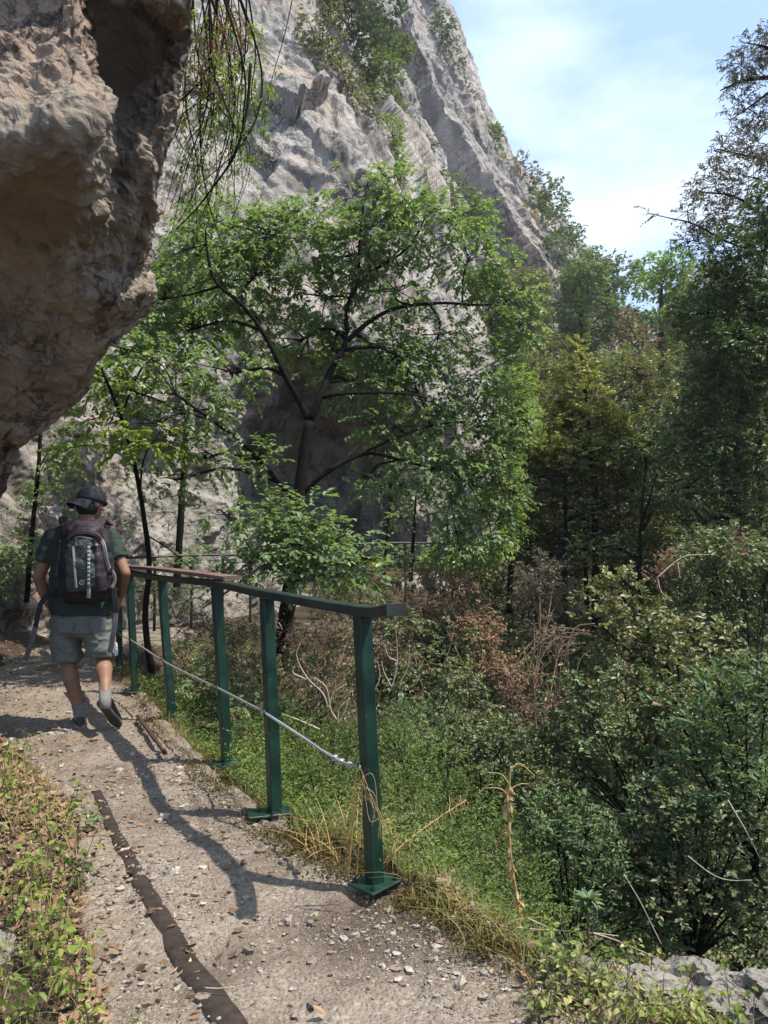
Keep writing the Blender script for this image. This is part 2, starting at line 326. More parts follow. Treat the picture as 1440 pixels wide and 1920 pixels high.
# green paint
m_, N, L, b = nm('green_paint', .38, .5)
n1 = tex(N, L, 'Noise', 9, 6, .6); c1 = ramp(N, L, n1.outputs['Fac'], [(.35, (.003, .018, .012)), (.65, (.005, .034, .021))])
n2 = tex(N, L, 'Noise', 70, 4, .7); c1 = mixc(N, L, ramp(N, L, n2.outputs['Fac'], [(.66, (0, 0, 0)), (.70, (.7, .7, .7))]), c1, (.25, .29, .24)); n3 = tex(N, L, 'Noise', 5, 7, .75); c1 = mixc(N, L, ramp(N, L, n3.outputs['Fac'], [(.64, (0, 0, 0)), (.70, (.8, .8, .8))]), c1, (.05, .026, .014)); L.new(c1, b.inputs['Base Color'])
L.new(ramp(N, L, n1.outputs['Fac'], [(.3, (.3, .3, .3)), (.7, (.55, .55, .55))]), b.inputs['Roughness']); bump(N, L, b, n2.outputs['Fac'], .25, .002); M['green'] = m_
m_, N, L, b = nm('weathered_plank', .75, .3)
n1 = tex(N, L, 'Noise', 6, 7, .7, stretch=(1.4, .8, 30)); c1 = ramp(N, L, n1.outputs['Fac'], [(.3, (.07, .042, .032)), (.55, (.15, .095, .07)), (.75, (.24, .17, .13))]); L.new(c1, b.inputs['Base Color']); bump(N, L, b, n1.outputs['Fac'], .6, .004); M['plank'] = m_
M['dark_rail'] = plain('dark_painted_wood', (.035, .022, .022), .55, .4, .35, 12, .4, .003)
M['rail_black'] = plain('blackish_green_wood', (.016, .024, .019), .5, .4, .45, 9, .5, .003)
M['cable'] = plain('steel_cable', (.42, .42, .43), .45, .5, .2, 60, .5, .002, .6)
M['iron'] = plain('rusty_iron', (.05, .028, .018), .85, .3, .5, 40, .5, .004)
M['tar'] = plain('dark_strip', (.040, .030, .024), .92, .15, .35, 26, .7, .006)
M['moss_rock'] = rockmat('mossy_concrete', (.20, .17, .12), (.07, .055, .035), (.24, .19, .05), 6, .3, .7, .01)

# ------------------------------------------------------------------ leaves
LEAF = {   # local x along, y across, z up: vertices, quads
    'ovate': (np.array([(0, 0, 0), (.22, .30, .05), (.62, .27, .04), (1, 0, -.14), (.62, -.27, .04), (.22, -.30, .05), (.45, 0, 0)]), [(0, 6, 2, 1), (6, 3, 2, 2), (0, 5, 4, 6), (6, 4, 3, 3)]),
}
LT = {'ovate': (np.array([(0, 0, 0), (.25, .30, .06), (.65, .25, .02), (1, 0, -.16), (.65, -.25, .02), (.25, -.30, .06)]), np.array([(0, 3, 2, 1), (0, 5, 4, 3)])),
      'lance': (np.array([(0, 0, 0), (.3, .17, .05), (.68, .14, .03), (1, 0, -.10), (.68, -.14, .03), (.3, -.17, .05)]), np.array([(0, 3, 2, 1), (0, 5, 4, 3)])),
      'round': (np.array([(0, 0, 0), (.3, .42, .06), (.72, .34, .02), (1, 0, -.12), (.72, -.34, .02), (.3, -.42, .06)]), np.array([(0, 3, 2, 1), (0, 5, 4, 3)])),
      'chip': (np.array([(0, 0, 0), (.5, .34, .05), (1, 0, -.08), (.5, -.34, .05)]), np.array([(0, 3, 2, 1)])),
      'dry': (np.array([(0, 0, .12), (.25, .24, .22), (.65, .2, .16), (1, 0, .28), (.65, -.22, .05), (.25, -.2, 0)]), np.array([(0, 3, 2, 1), (0, 5, 4, 3)]))}
def leaves(pos, dr, up, size, kind='ovate'):
    T, Q = LT[kind]; n = len(pos); X = nz(dr); Y = nz(np.cross(up, X)); Z = np.cross(X, Y)
    s = np.broadcast_to(size, (n,))[:, None, None]
    V = pos[:, None] + s * (T[None, :, :1] * X[:, None] + T[None, :, 1:2] * Y[:, None] + T[None, :, 2:] * Z[:, None])
    q = (Q[None] + (np.arange(n) * len(T))[:, None, None]).reshape(-1, 4); return V.reshape(-1, 3), q, []
def sprays(o, d, ln, k, size, kind='ovate', droop=.25, flat=.5, hang=.25, twig=.002, seg=4, side=.9):
    """M twigs, each with k leaves set alternately along it -> (leaf geo, twig geo)"""
    m = len(o); d = nz(d); ln = np.broadcast_to(ln, (m,)).astype(float)
    def at(t): return o[:, None] + d[:, None] * (ln[:, None] * t)[..., None] + np.array((0, 0, -1.)) * (droop * ln[:, None] * t ** 2)[..., None]
    t = (np.arange(k)[None] + rng.uniform(.2, .9, (m, k))) / k; t = .12 + .88 * t
    p = at(t); dd = nz(d[:, None] + np.array((0, 0, -2.)) * (droop * t)[..., None])
    sd = nz(np.cross(dd, np.array((0, 0, 1.)) + .3 * rng.normal(size=(m, 1, 3)))) * np.where(np.arange(k) % 2, 1, -1)[None, :, None]
    ld = dd * .6 + sd * side + np.array((0, 0, -hang)) + rng.normal(size=p.shape) * .22
    up = np.array((0, 0, 1.)) + rng.normal(size=p.shape) * (1 - flat)
    sz = size * rng.uniform(.65, 1.2, (m * k)) * (1 - .25 * t.ravel())
    lf = leaves(p.reshape(-1, 3), ld.reshape(-1, 3), up.reshape(-1, 3), sz, kind)
    tw = tubes(at(np.broadcast_to(np.linspace(0, 1, seg), (m, seg))), np.linspace(twig, twig * .4, seg)[None]) if twig else None
    return lf, tw
def blobs_m(bl):
    c = np.array([P(b_[0], b_[1], b_[2]) for b_ in bl])
    r = np.array([(b_[3] * b_[2] / FPX, (b_[5] if len(b_) > 5 else .5 * (b_[3] + b_[4]) * b_[2] / FPX), b_[4] * b_[2] / FPX) for b_ in bl]); return c, r
CV = 2.5
def crown(bl, size, k=6, cov=2.6, kind='ovate', ln=None, up=.2, droop=.25, flat=.5, hang=.25, twig=.002, shell=.35, clump=.6):
    """leafy sprays filling pixel-and-depth blobs; clumps leave gaps"""
    c, r = blobs_m(bl); w = r[:, 0] * r[:, 2] * math.pi
    ratio = {'ovate': .36, 'lance': .2, 'round': .5, 'chip': .34}[kind]
    tot = int(CV * cov * w.sum() / (size * size * ratio * .8)); m = max(8, tot // k)
    bi = rng.choice(len(c), m, p=w / w.sum()); u = nz(rng.normal(size=(m, 3)))
    rad = shell + (1 - shell) * rng.uniform(0, 1, m) ** .6
    rad = rad * (1 + .28 * fbm(u * 2.3 + bi[:, None] * 7.7, 3, 3))
    o = c[bi] + u * rad[:, None] * r[bi] * .92
    keep = fbm(o * (1.1 / max(.25, r.mean())) + 3, 2, 9) + rng.uniform(-.6, .6, m) > -clump
    o, u, bi = o[keep], u[keep], bi[keep]; m = len(o)
    d = u * .8 + rng.normal(size=(m, 3)) * .45 + np.array((0, 0, up)); ln = ln or size * k * .38
    lf, tw = sprays(o, d, ln * rng.uniform(.6, 1.25, m), k, size, kind, droop, flat, hang, twig)
    return lf, tw, c, r
def branchwork(c, r, skel, per=7, r0=.02, r1=.004, bend=.2):
    """limbs from the nearest skeleton point to each blob and on to its rim"""
    g = Geo(); sk = np.asarray(skel, float)
    for a, b in zip(c, r):
        dd = np.linalg.norm(sk[:, :3] - a, axis=1) + 1.2 * np.maximum(0, sk[:, 2] - a[2]); s = sk[np.argmin(dd)]; mid = (s[:3] + a) / 2 + rng.normal(size=3) * bend * b * .6 + np.array((0, 0, .12 * np.linalg.norm(a - s[:3])))
        rr = min(r0 * (.5 + b.mean()), s[3] * .8 if len(s) > 3 else r0)
        g.geo(tube([s[:3], mid, a], rr, rr * .6, 5, 9, .05))
        ends = a + nz(rng.normal(size=(per, 3)) + np.array((0, 0, .35))) * b * rng.uniform(.55, .95, (per, 1))
        st = a + (mid - a) * rng.uniform(0, .5, (per, 1)); md = (st + ends) / 2 + rng.normal(size=(per, 3)) * b * .12
        tt = np.linspace(0, 1, 6)[None, :, None]; pt = (1 - tt) ** 2 * st[:, None] + 2 * tt * (1 - tt) * md[:, None] + tt ** 2 * ends[:, None]
        g.geo(tubes(pt, np.linspace(rr * .55, r1 * .5, 6)[None], 4))
    return g
def skel_of(limbs, n=14):
    out = []
    for pts, r0, r1 in limbs:
        p = spline([P(*q) for q in pts], n); out.append(np.hstack((p, np.linspace(r0, r1, n)[:, None])))
    return out
def tree(name, label, cat, limbs, bl, mat, size, group=None, bark='bark', per=6, br=.03, ntr=1, **kw):
    sk = skel_of(limbs); root = empty(name, sk[0][0][:3], label, cat, group)
    g = Geo()
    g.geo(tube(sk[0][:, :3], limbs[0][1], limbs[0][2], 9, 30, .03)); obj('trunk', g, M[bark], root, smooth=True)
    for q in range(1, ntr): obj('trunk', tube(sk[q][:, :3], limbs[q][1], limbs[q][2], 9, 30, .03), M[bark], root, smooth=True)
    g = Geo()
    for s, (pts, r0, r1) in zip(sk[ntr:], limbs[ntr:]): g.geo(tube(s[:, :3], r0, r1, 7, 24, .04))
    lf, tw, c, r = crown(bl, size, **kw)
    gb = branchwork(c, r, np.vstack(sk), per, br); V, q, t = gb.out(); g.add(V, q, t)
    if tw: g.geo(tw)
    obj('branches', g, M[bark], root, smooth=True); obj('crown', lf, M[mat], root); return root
def shrub(name, label, cat, base, bl, mat, size, group=None, bark='bark', per=5, br=.012, **kw):
    b0 = P(*base); root = empty(name, b0, label, cat, group); lf, tw, c, r = crown(bl, size, **kw)
    sk = np.array([[*b0, .03]]); g = branchwork(c, r, sk, per, br)
    if tw: g.geo(tw)
    obj('stems', g, M[bark], root, smooth=True); obj('foliage', lf, M[mat], root); return root

# ------------------------------------------------------------------ terrain
E = np.array([(1.9, -6), (1.75, 0), (1.45, 1.5), (.95, 2.05), (.52, 2.42), (.30, 2.75), (.10, 3.0), (-.24, 3.34), (-.58, 3.70), (-1.02, 4.57), (-1.42, 5.32), (-2.2, 6.83), (-2.85, 8.2), (-3.2, 9.6), (-2.6, 10.8), (-1.2, 11.5),
              (1, 12), (3, 13), (5, 15.5), (7, 21), (10.5, 32), (17, 55), (25, 82), (40, 130)])
POLY = np.vstack((E, [(-200, 130), (-200, -6)]))
LE = np.array([(-.3, -6), (-.45, 0), (-.62, 1.6), (-.78, 2.2), (-.98, 2.6), (-1.38, 3.5), (-2.05, 4.5), (-2.95, 5.6), (-3.8, 7), (-4.5, 9), (-4.6, 11), (-3.2, 12.2), (-1, 12.8), (2, 13.6)])
def segdist(x, y, pl):
    best = np.full(x.shape, 9e9)
    for a, b in zip(pl[:-1], pl[1:]):
        d = b - a; t = np.clip(((x - a[0]) * d[0] + (y - a[1]) * d[1]) / (d @ d), 0, 1)
        best = np.minimum(best, np.hypot(x - a[0] - t * d[0], y - a[1] - t * d[1]))
    return best
def inside(x, y, pl):
    r = np.zeros(x.shape, bool)
    for a, b in zip(pl, np.roll(pl, -1, 0)):
        c = (a[1] > y) != (b[1] > y); r ^= c & (x < (b[0] - a[0]) * (y - a[1]) / (b[1] - a[1] + 1e-12) + a[0])
    return r
def terrain(x, y):
    x = np.asarray(x, float); y = np.asarray(y, float); s = segdist(x, y, E); ins = inside(x, y, POLY)
    ax = np.interp(y, [-30, 20, 82, 260], [-4.2, 5.8, 26.5, 90]); a = x - ax; yy = np.clip(y - 5, 0, 78); za = -4.6 + .0041 * yy ** 2
    zp = .33 * np.clip(y - 16, 0, 70); aa = np.maximum(-a, .01)
    t = s / (s + aa); t = t ** 1.5
    zl = zp * (1 - t) + za * t - .30 * np.minimum(s / .3, 1) * np.clip(1 - (y - 11) / 3, 0, 1)
    am = np.maximum(a, 0); zr = za + 9 * (1 - np.exp(-am / 7)) + .03 * am
    z = np.where(a > 0, zr, zl)
    xl = np.interp(y, LE[:11, 1], LE[:11, 0]); bank = .30 * np.maximum(0, xl - x); bank = np.where(y > 10.5, bank * .0, bank)
    z = np.where(ins, zp + np.minimum(bank, 2.5) - .03 + .05 * np.clip((xl + .06 - x) / .1, 0, 1) * (y < 10.5), z)
    p = np.stack((x, y, 0 * x), -1); near = np.clip(np.hypot(x, y) / 12, .1, 1)
    z = z + .05 * fbm(p * 1.3, 4, 2) * np.where(ins, .5, 2.0) + near * .25 * fbm(p * .35, 3, 8) * ~ins
    return z
def spaced(lo, hi, c, fine, n):
    t = np.linspace(-1, 1, n); k = 4.2; s = np.sinh(k * t) / np.sinh(k)
    return np.where(t < 0, c + (c - lo) * s, c + (hi - c) * s)
xs = spaced(-180, 200, -.3, .05, 420); ys = spaced(-30, 260, 3.5, .05, 460)
X, Y = np.meshgrid(xs, ys, indexing='ij'); Z = terrain(X, Y)
gV, gq, gt = grid(np.stack((X, Y, Z), -1))
struct('ground', (gV, gq[:, ::-1] if False else gq, gt), M['soil'])

# path: a worn slab with a broken outer edge
def path_z(x, y): q = np.stack((x, y, 0 * x), -1); return .012 + .016 * fbm(q * 1.6, 5, 6) + .012 * fbm(q * 9, 3, 16)
n = 420; ke = spline(E[1:15], n); kl = spline(LE[1:12], n)
ke = ke + .05 * np.stack((fbm(np.c_[ke * 2.5, ke[:, 0] * 0], 4, 1), fbm(np.c_[ke * 2.5, ke[:, 0] * 0], 4, 4)), -1)
w = np.linspace(-.06, 1, 110); rows = []
nrm = nz(np.c_[np.gradient(ke[:, 1]), -np.gradient(ke[:, 0])])
for k in w: rows.append(kl + (ke - kl) * k)
PX = np.stack(rows, 1); pz = path_z(PX[..., 0], PX[..., 1])
pz[:, -7:-2] += .022; pz[:, -2] += .018; pz[:, -1] += .004; pz[:, 1:4] -= np.array((.03, .015, .005)); pz[:, 0] -= .06
PV = np.concatenate((PX, pz[..., None]), -1)
sk_ = [np.c_[ke + nrm * o_ + .02 * rng.normal(size=ke.shape), np.full(n, z_)] for o_, z_ in ((.015, -.05), (.02, -.2), (.03, -.42), (.02, -.7))]
PV = np.concatenate((PV, np.stack(sk_, 1)), 1)
struct('path', grid(PV), M['path'])
def path_mask(x, y): return inside(x, y, np.vstack((kl, ke[::-1])))

# ------------------------------------------------------------------ cliffs
def interp_rows(rows, nu, nv):
    """rows of (py, [(px, d), ...]) -> world surface, smoothly interpolated both ways"""
    A = np.array([[P(px, py, d) for px, d in r] for py, r in rows]); R = np.array([spline(a, nu) for a in A])
    return np.array([spline(R[:, i], nv) for i in range(nu)])
def normals(V):
    a = np.gradient(V, axis=0); b = np.gradient(V, axis=1); return nz(np.cross(a, b))
def saw(u, e=.12):
    """slow rise, sudden drop: the face and the broken edge of a rock layer"""
    f = u - np.floor(u); return np.where(f < 1 - e, f / (1 - e), (1 - f) / e) - .5
def crag(V, amp, sc, seed=0, fine=1.0, rough=1.0, sm=1):
    """tall slabs with broken edges, split by near-vertical cracks"""
    n_ = normals(V); q = V * sc; wp = np.stack([fbm(q * .5, 3, seed + k) for k in (1, 2, 3)], -1); w2 = np.stack([fbm(q * 2.3, 4, seed + k) for k in (4, 5, 6)], -1)
    lean = q.copy(); lean[..., 0] += .28 * q[..., 2]; lean[..., 1] += .1 * q[..., 2]
    d = .34 * fbm(q * .25, 3, seed + 7) + .50 * facet((lean + .35 * wp + .06 * w2) * np.array((.36, .36, .11)), .75, seed) + .20 * facet((lean + .3 * wp + .07 * w2) * np.array((.9, .9, .30)), .85, seed + 5) \
        + .085 * fine * facet((lean + .2 * wp + .06 * w2) * np.array((2.2, 2.2, .9)), .9, seed + 9) + .04 * fine * facet((q + .06 * w2) * np.array((5.5, 5.5, 3.5)), 1., seed + 19)
    for k, (dx, dy, dz, fr, am) in enumerate(((1, .35, .22, .40, .26), (.9, -.3, -.35, .62, .12), (.35, .2, 1, .33, .10), (1, .2, .35, 1.25, .07), (.3, .1, 1, 1.1, .05))):
        u = (q[..., 0] * dx + q[..., 1] * dy + q[..., 2] * dz) * fr + wp[..., k % 3] * .5 * fr ** .3 + w2[..., (k + 1) % 3] * .05
        d = d + am * fine * np.clip(.4 + 1.4 * vn(q * (.35 + .25 * fr) + 31 * k, seed + 60 + k), 0, 1.3) * saw(u, .08)
    for _ in range(sm - 1):
        e = np.pad(d, 1, mode='edge'); d = (2 * d + e[2:, 1:-1] + e[:-2, 1:-1] + e[1:-1, 2:] + e[1:-1, :-2]) / 6
    d = d + rough * fine * (.028 * ridge(q * np.array((3.4, 3.4, 2.2)) + w2, 5, seed + 11) + .022 * fbm(q * 6.1, 4, seed + 13, .65))
    e = np.pad(d, 1, mode='edge'); d = (8 * d + e[2:, 1:-1] + e[:-2, 1:-1] + e[1:-1, 2:] + e[1:-1, :-2]) / 12
    return V + n_ * (amp * (d - .1))[..., None]
c1 = [
 (1330, [(-700, 7.5), (-250, 8.6), (40, 9.8), (210, 11.4), (380, 12.8), (540, 13.7), (700, 14.6), (840, 16), (960, 19), (1020, 27), (1000, 40)]),
 (1090, [(-700, 7.6), (-250, 8.7), (40, 10.0), (210, 11.7), (380, 13.3), (540, 16.4), (700, 17.6), (840, 16.8), (950, 19.5), (1010, 28), (1000, 40)]),
 (980, [(-700, 7.7), (-250, 8.8), (40, 10.2), (210, 12.0), (380, 13.5), (540, 17.8), (690, 18.8), (825, 17.6), (935, 20), (1000, 29), (990, 40)]),
 (860, [(-700, 7.8), (-250, 9.0), (40, 10.4), (210, 12.1), (380, 13.6), (530, 18.6), (680, 19.6), (800, 18.0), (910, 20), (980, 30), (970, 42)]),
 (740, [(-700, 7.9), (-250, 9.2), (40, 10.6), (210, 12.2), (370, 13.2), (510, 15.5), (660, 17.6), (790, 17.0), (880, 20), (950, 30), (940, 42)]),
 (640, [(-700, 8.2), (-250, 9.6), (40, 11.2), (210, 12.8), (360, 13.8), (490, 14.6), (630, 15.5), (760, 17.0), (850, 21), (910, 31), (900, 44)]),
 (480, [(-700, 9.0), (-250, 10.6), (40, 12.6), (200, 14.4), (340, 15.4), (470, 16.4), (600, 17.4), (730, 18.8), (805, 23), (850, 33), (840, 46)]),
 (300, [(-700, 10), (-250, 12.2), (40, 14.6), (190, 16.4), (320, 17.4), (450, 18.6), (580, 19.6), (690, 21.0), (755, 26), (790, 36), (780, 50)]),
 (120, [(-700, 12), (-250, 14.4), (20, 16.8), (170, 18.6), (300, 19.6), (420, 20.8), (530, 22.0), (620, 24.0), (668, 30), (690, 40), (680, 56)]),
 (-150, [(-700, 14), (-280, 17), (-20, 19.6), (120, 21.4), (250, 22.6), (360, 24.0), (450, 25.6), (530, 28), (570, 35), (590, 46), (580, 60)]),
 (-600, [(-700, 18), (-350, 21), (-100, 24), (50, 26), (160, 27.5), (250, 29), (330, 31), (400, 34), (440, 42), (450, 54), (440, 70)]),
]
V = interp_rows(c1, 600, 640); struct('cliff', grid(crag(V, 1.35, .62, 3, 1.05, .7, 2)), M['cliff'], False)
c2 = [
 (1000, [(560, 24), (760, 31), (900, 38), (1010, 46), (1100, 54), (1170, 64), (1190, 84), (1150, 110)]),
 (700, [(540, 25), (740, 32), (890, 40), (1000, 48), (1090, 56), (1160, 66), (1180, 86), (1140, 110)]),
 (520, [(530, 26), (720, 33), (870, 41), (980, 49), (1065, 57), (1120, 66), (1140, 86), (1100, 110)]),
 (430, [(520, 27), (710, 34), (850, 42), (940, 49), (1000, 55), (1050, 63), (1065, 84), (1030, 110)]),
 (320, [(510, 28), (690, 35), (810, 42), (880, 48), (930, 54), (965, 61), (975, 80), (940, 106)]),
 (190, [(490, 29), (660, 36), (760, 42), (820, 48), (862, 54), (893, 60), (903, 78), (870, 104)]),
 (90, [(480, 30), (640, 37), (720, 43), (770, 48), (808, 53), (838, 59), (848, 76), (820, 100)]),
 (-20, [(460, 31), (600, 38), (670, 43), (710, 48), (745, 53), (775, 58), (785, 74), (760, 98)]),
 (-200, [(420, 32), (530, 38), (590, 43), (630, 48), (660, 53), (688, 58), (695, 72), (670, 96)]),
]
V = interp_rows(c2, 560, 460); struct('cliff', grid(crag(V, 3.0, .29, 21, 1.05, .7, 2)), M['cliff_far'], False)

# overhanging boulder on the left: rows run from hidden left to the silhouette, then wrap behind
ov = [
 (-420, [(-900, 3.4), (-300, 3.5), (60, 3.2), (200, 3.3), (330, 3.6), (400, 3.9), (400, 5.2), (200, 6.5), (-400, 7)]),
 (-60, [(-900, 3.6), (-300, 3.7), (60, 3.25), (165, 3.3), (215, 3.75), (330, 3.55), (352, 3.9), (200, 6.0), (-400, 7)]),
 (70, [(-900, 3.4), (-300, 3.4), (60, 3.12), (168, 3.2), (200, 4.0), (320, 3.95), (354, 4.2), (200, 6.2), (-400, 7)]),
 (160, [(-900, 3.2), (-300, 3.2), (60, 2.98), (178, 3.12), (205, 4.1), (300, 3.95), (340, 4.2), (200, 6.3), (-400, 7)]),
 (250, [(-900, 3.0), (-300, 3.0), (60, 2.84), (186, 3.05), (205, 3.95), (290, 3.9), (326, 4.2), (200, 6.4), (-400, 7)]),
 (335, [(-900, 3.2), (-300, 3.15), (60, 3.05), (178, 3.2), (205, 3.9), (270, 3.95), (304, 4.25), (200, 6.4), (-400, 7)]),
 (420, [(-900, 3.6), (-300, 3.6), (60, 3.6), (165, 3.7), (210, 3.9), (258, 4.1), (287, 4.4), (200, 6.4), (-400, 7)]),
 (500, [(-900, 3.9), (-300, 3.9), (60, 3.85), (150, 3.95), (205, 4.1), (245, 4.25), (266, 4.6), (180, 6.4), (-400, 7)]),
 (560, [(-900, 4.1), (-300, 4.1), (60, 4.0), (140, 4.05), (205, 4.1), (250, 4.2), (274, 4.6), (180, 6.4), (-400, 7)]),
 (625, [(-900, 4.3), (-300, 4.3), (26, 4.2), (96, 4.25), (156, 4.3), (201, 4.4), (219, 4.8), (126, 6.5), (-400, 7)]),
 (710, [(-900, 4.6), (-300, 4.6), (6, 4.45), (66, 4.45), (116, 4.5), (152, 4.6), (164, 5.0), (86, 6.5), (-400, 7)]),
 (790, [(-900, 4.8), (-300, 4.8), (-24, 4.75), (26, 4.75), (66, 4.8), (86, 4.9), (96, 5.2), (36, 6.5), (-400, 7)]),
 (850, [(-900, 5.0), (-300, 5.0), (-44, 5.0), (-4, 5.0), (26, 5.1), (44, 5.15), (51, 5.4), (-4, 6.5), (-400, 7)]),
 (930, [(-900, 5.2), (-300, 5.2), (-84, 5.25), (-44, 5.25), (-14, 5.3), (8, 5.35), (16, 5.6), (-44, 6.6), (-400, 7)]),
 (1010, [(-900, 5.4), (-400, 5.4), (-204, 5.4), (-124, 5.5), (-84, 5.5), (-54, 5.6), (-44, 5.8), (-104, 6.7), (-400, 7)]),
 (1400, [(-900, 5.4), (-500, 5.4), (-300, 5.4), (-220, 5.5), (-184, 5.5), (-144, 5.6), (-124, 5.8), (-184, 6.7), (-400, 7)]),
]
V = interp_rows(ov, 480, 560)
k_ = np.clip((2.9 - 0 + .8 - V[..., 2]) / 1.6, 0, 1)   # smoother towards the underside
V2 = crag(V, .27, 1.9, 44, 1.5, 2.4, 4); V3 = crag(V, .24, 1.5, 47, 1.0, 1.2, 4); V = V2 * (1 - .75 * k_[..., None]) + V3 * .75 * k_[..., None]
o = obj('overhanging_rock', grid(V), M['overhang'], None, P(0, 1300, 5.4))
tag(o, 'huge brown limestone overhang jutting over the left side of the path', 'rock')

# ------------------------------------------------------------------ railing
def post_rot(a): c, s_ = math.cos(a), math.sin(a); return np.array(((c, -s_, 0), (s_, c, 0), (0, 0, 1.)))
POSTS = [((703, 1655), (679, 1152)), ((516, 1528), (500, 1118)), ((426, 1430), (406, 1098)), ((322, 1346), (303, 1087)), ((253, 1296), (243, 1076)), ((224, 1250), (222, 1072))]
bases = [G(*a_, .045) for a_, _ in POSTS]; tops = [P(*t_, b_[1]) for (_, t_), b_ in zip(POSTS, bases)]
rail = empty('railing', bases[2], 'dark green metal railing with square posts along the outer edge of the path', 'railing')
ang = math.radians(33); hw = .029
for i, (b_, t_) in enumerate(zip(bases, tops)):
    R = post_rot(ang); n_ = 14; pts = np.linspace(0, 1, n_); ctr = b_ + (t_ - b_) * pts[:, None]
    sq = np.array([(1, .86), (.86, 1), (-.86, 1), (-1, .86), (-1, -.86), (-.86, -1), (.86, -1), (1, -.86)]) * hw
    rings = ctr[:, None] + (np.c_[sq, np.zeros(8)] @ R.T)[None]; p_ = obj('post', loft(rings), M['green'], rail)
    pr = post_rot(ang + .25); lift = .05 if i == 1 else .0
    g = Geo(); g.geo(box(b_ + (.0, 0, .001 + 0), (.085, .07, .005), pr, .002))
    if i == 1: g = Geo(); g.geo(box(b_ + (-.035, 0, .012), (.10, .06, .006), post_rot(.3), .002)); g.geo(box(b_ + (.068, .02, -.03), (.007, .06, .046), post_rot(.3), .003))
    bp = obj('base_plate', g, M['green'], p_)
    for sx, sy in ((-1, -1), (1, -1), (-1, 1), (1, 1)):
        bc = b_ + pr @ np.array((sx * .063, sy * .05, .010 + (.01 if i == 1 else 0)))
        if i == 1 and sx > 0: continue
        g = Geo(); g.geo(loft([ering(bc + (0, 0, z_), (r_, 0, 0), (0, r_, 0), 6) for z_, r_ in ((-.005, .009), (.006, .009), (.0061, .005), (.014, .005))])); obj('bolt', g, M['green'], bp)
    hk = P(*((672, 1432), (497, 1337), (408, 1290), (307, 1240), (246, 1201), (222, 1188))[i], b_[1] - .04)
    th = np.linspace(0, 2 * math.pi, 13); ring_ = hk + np.c_[0 * th, .014 * np.cos(th), .014 * np.sin(th)]
    obj('cable_eye', tube(ring_, .004, .004, 6, 24), M['green'], p_)
def beam(pts, wd, ht, n=40, wob=0, seed=0):
    p = spline(pts, n); T = nz(np.gradient(p, axis=0)); A = nz(np.cross(T, (0, 0, 1.))); U = np.cross(A, T); rr = []
    for k in range(n):
        j = 1 + wob * vn(np.array([[k * .35, seed, 0.]]))[0]; rr.append(ering(p[k], A[k] * wd * j, U[k] * ht, 12, .35))
    return loft(rr)
tp = [t_ + np.array((0, 0, .012)) for t_ in tops]
near = P(742, 1143, 2.62)
obj('top_rail', beam([near, tp[0] + (0, 0, .004), tp[1], tp[2], tp[3], tp[4]], .036, .021, 60, .03), M['rail_black'], rail)
obj('rail_end_cap', box(near + nz(near - tp[0]) * .004, (.003, .037, .022), frame(near - tp[0]), .001), M['rail_black'], rail)
obj('wooden_handrail', beam([P(437, 1084, tp[2][1] - .12), P(400, 1079, tp[2][1] + .12), P(300, 1067, tp[3][1]), P(236, 1062, tp[4][1])], .062, .013, 50, .06, 3), M['plank'], rail)
obj('wooden_handrail', beam([tp[4] + (0, 0, .01), tp[5] + (-.1, 0, .02), P(150, 1052, 9.4)], .05, .02, 20, .03, 5), M['dark_rail'], rail)
cabp = [P(674, 1437, bases[0][1] - .04), P(645, 1430, 3.14), P(605, 1408, 3.28), P(570, 1384, 3.44), P(497, 1337, bases[1][1] - .04), P(470, 1322, 4.0), P(408, 1290, bases[2][1] - .04), P(355, 1265, 5.2), P(307, 1240, bases[3][1] - .04), P(272, 1217, 6.3), P(246, 1201, bases[4][1] - .04), P(222, 1188, bases[5][1])]
obj('steel_cable', tube(cabp, .0065, .0065, 8, 160), M['cable'], rail)
for q_ in ((640, 1428, 3.15), (655, 1434, 3.1), (628, 1421, 3.2)): obj('cable_clamp', box(P(*q_), (.010, .013, .011), frame((1, -.4, -.1)), .003), M['cable'], rail)

def simple_rail(pts, label, hgt=1.0, rr=.02):
    P_ = [np.array(p) for p in pts]; root = empty('railing', P_[0] - (0, 0, hgt), label, 'railing')
    obj('top_rail', tube(P_, rr, rr, 6, 30), M['dark_rail'], root)
    obj('middle_rail', tube([p - np.array((0, 0, .45)) for p in P_], .012, .012, 5, 30), M['iron'], root)
    for p in spline(P_, 5): obj('post', box(p - (0, 0, hgt / 2), (.018, .018, hgt / 2), None, .004), M['dark_rail'], root)
simple_rail([P(215, 1047, 9.8), P(360, 1041, 10.4), P(470, 1040, 11.0)], 'dark weathered railing at the foot of the cliff just beyond the hiker')
simple_rail([P(590, 1022, 11.8), P(760, 1018, 12.4), P(930, 1022, 13.6)], 'thin dark railing in the shade of the cave behind the big tree')

# dark strip sunk in the path and rusty slot at the kerb
st = spline([G(180, 1488), G(222, 1580), G(275, 1680), G(335, 1780), G(395, 1870), G(440, 1940), G(510, 2060)], 60)
tng = nz(np.gradient(st, axis=0)); sd_ = nz(np.cross(tng, (0, 0, 1.))); ww = np.linspace(.028, .050, 60) * (1 + .02 * fbm(st * 9, 3, 1))
prof = np.array([(-1, -.008), (-.8, .001), (0, .004), (.8, .001), (1, -.008)])
pzs = path_z(st[:, 0], st[:, 1]); pzs = np.convolve(np.pad(pzs, 2, mode='edge'), np.ones(5) / 5, 'valid'); st[:, 2] = pzs + .006
o = obj('buried_pipe', grid(st[:, None] + sd_[:, None] * (ww[:, None] * prof[:, 0])[..., None] + np.array((0, 0, 1.)) * prof[:, 1][None, :, None]), M['tar'], None, st[30], True)
tag(o, 'dark brown pipe sunk in the gravel running up the middle of the path', 'pipe')
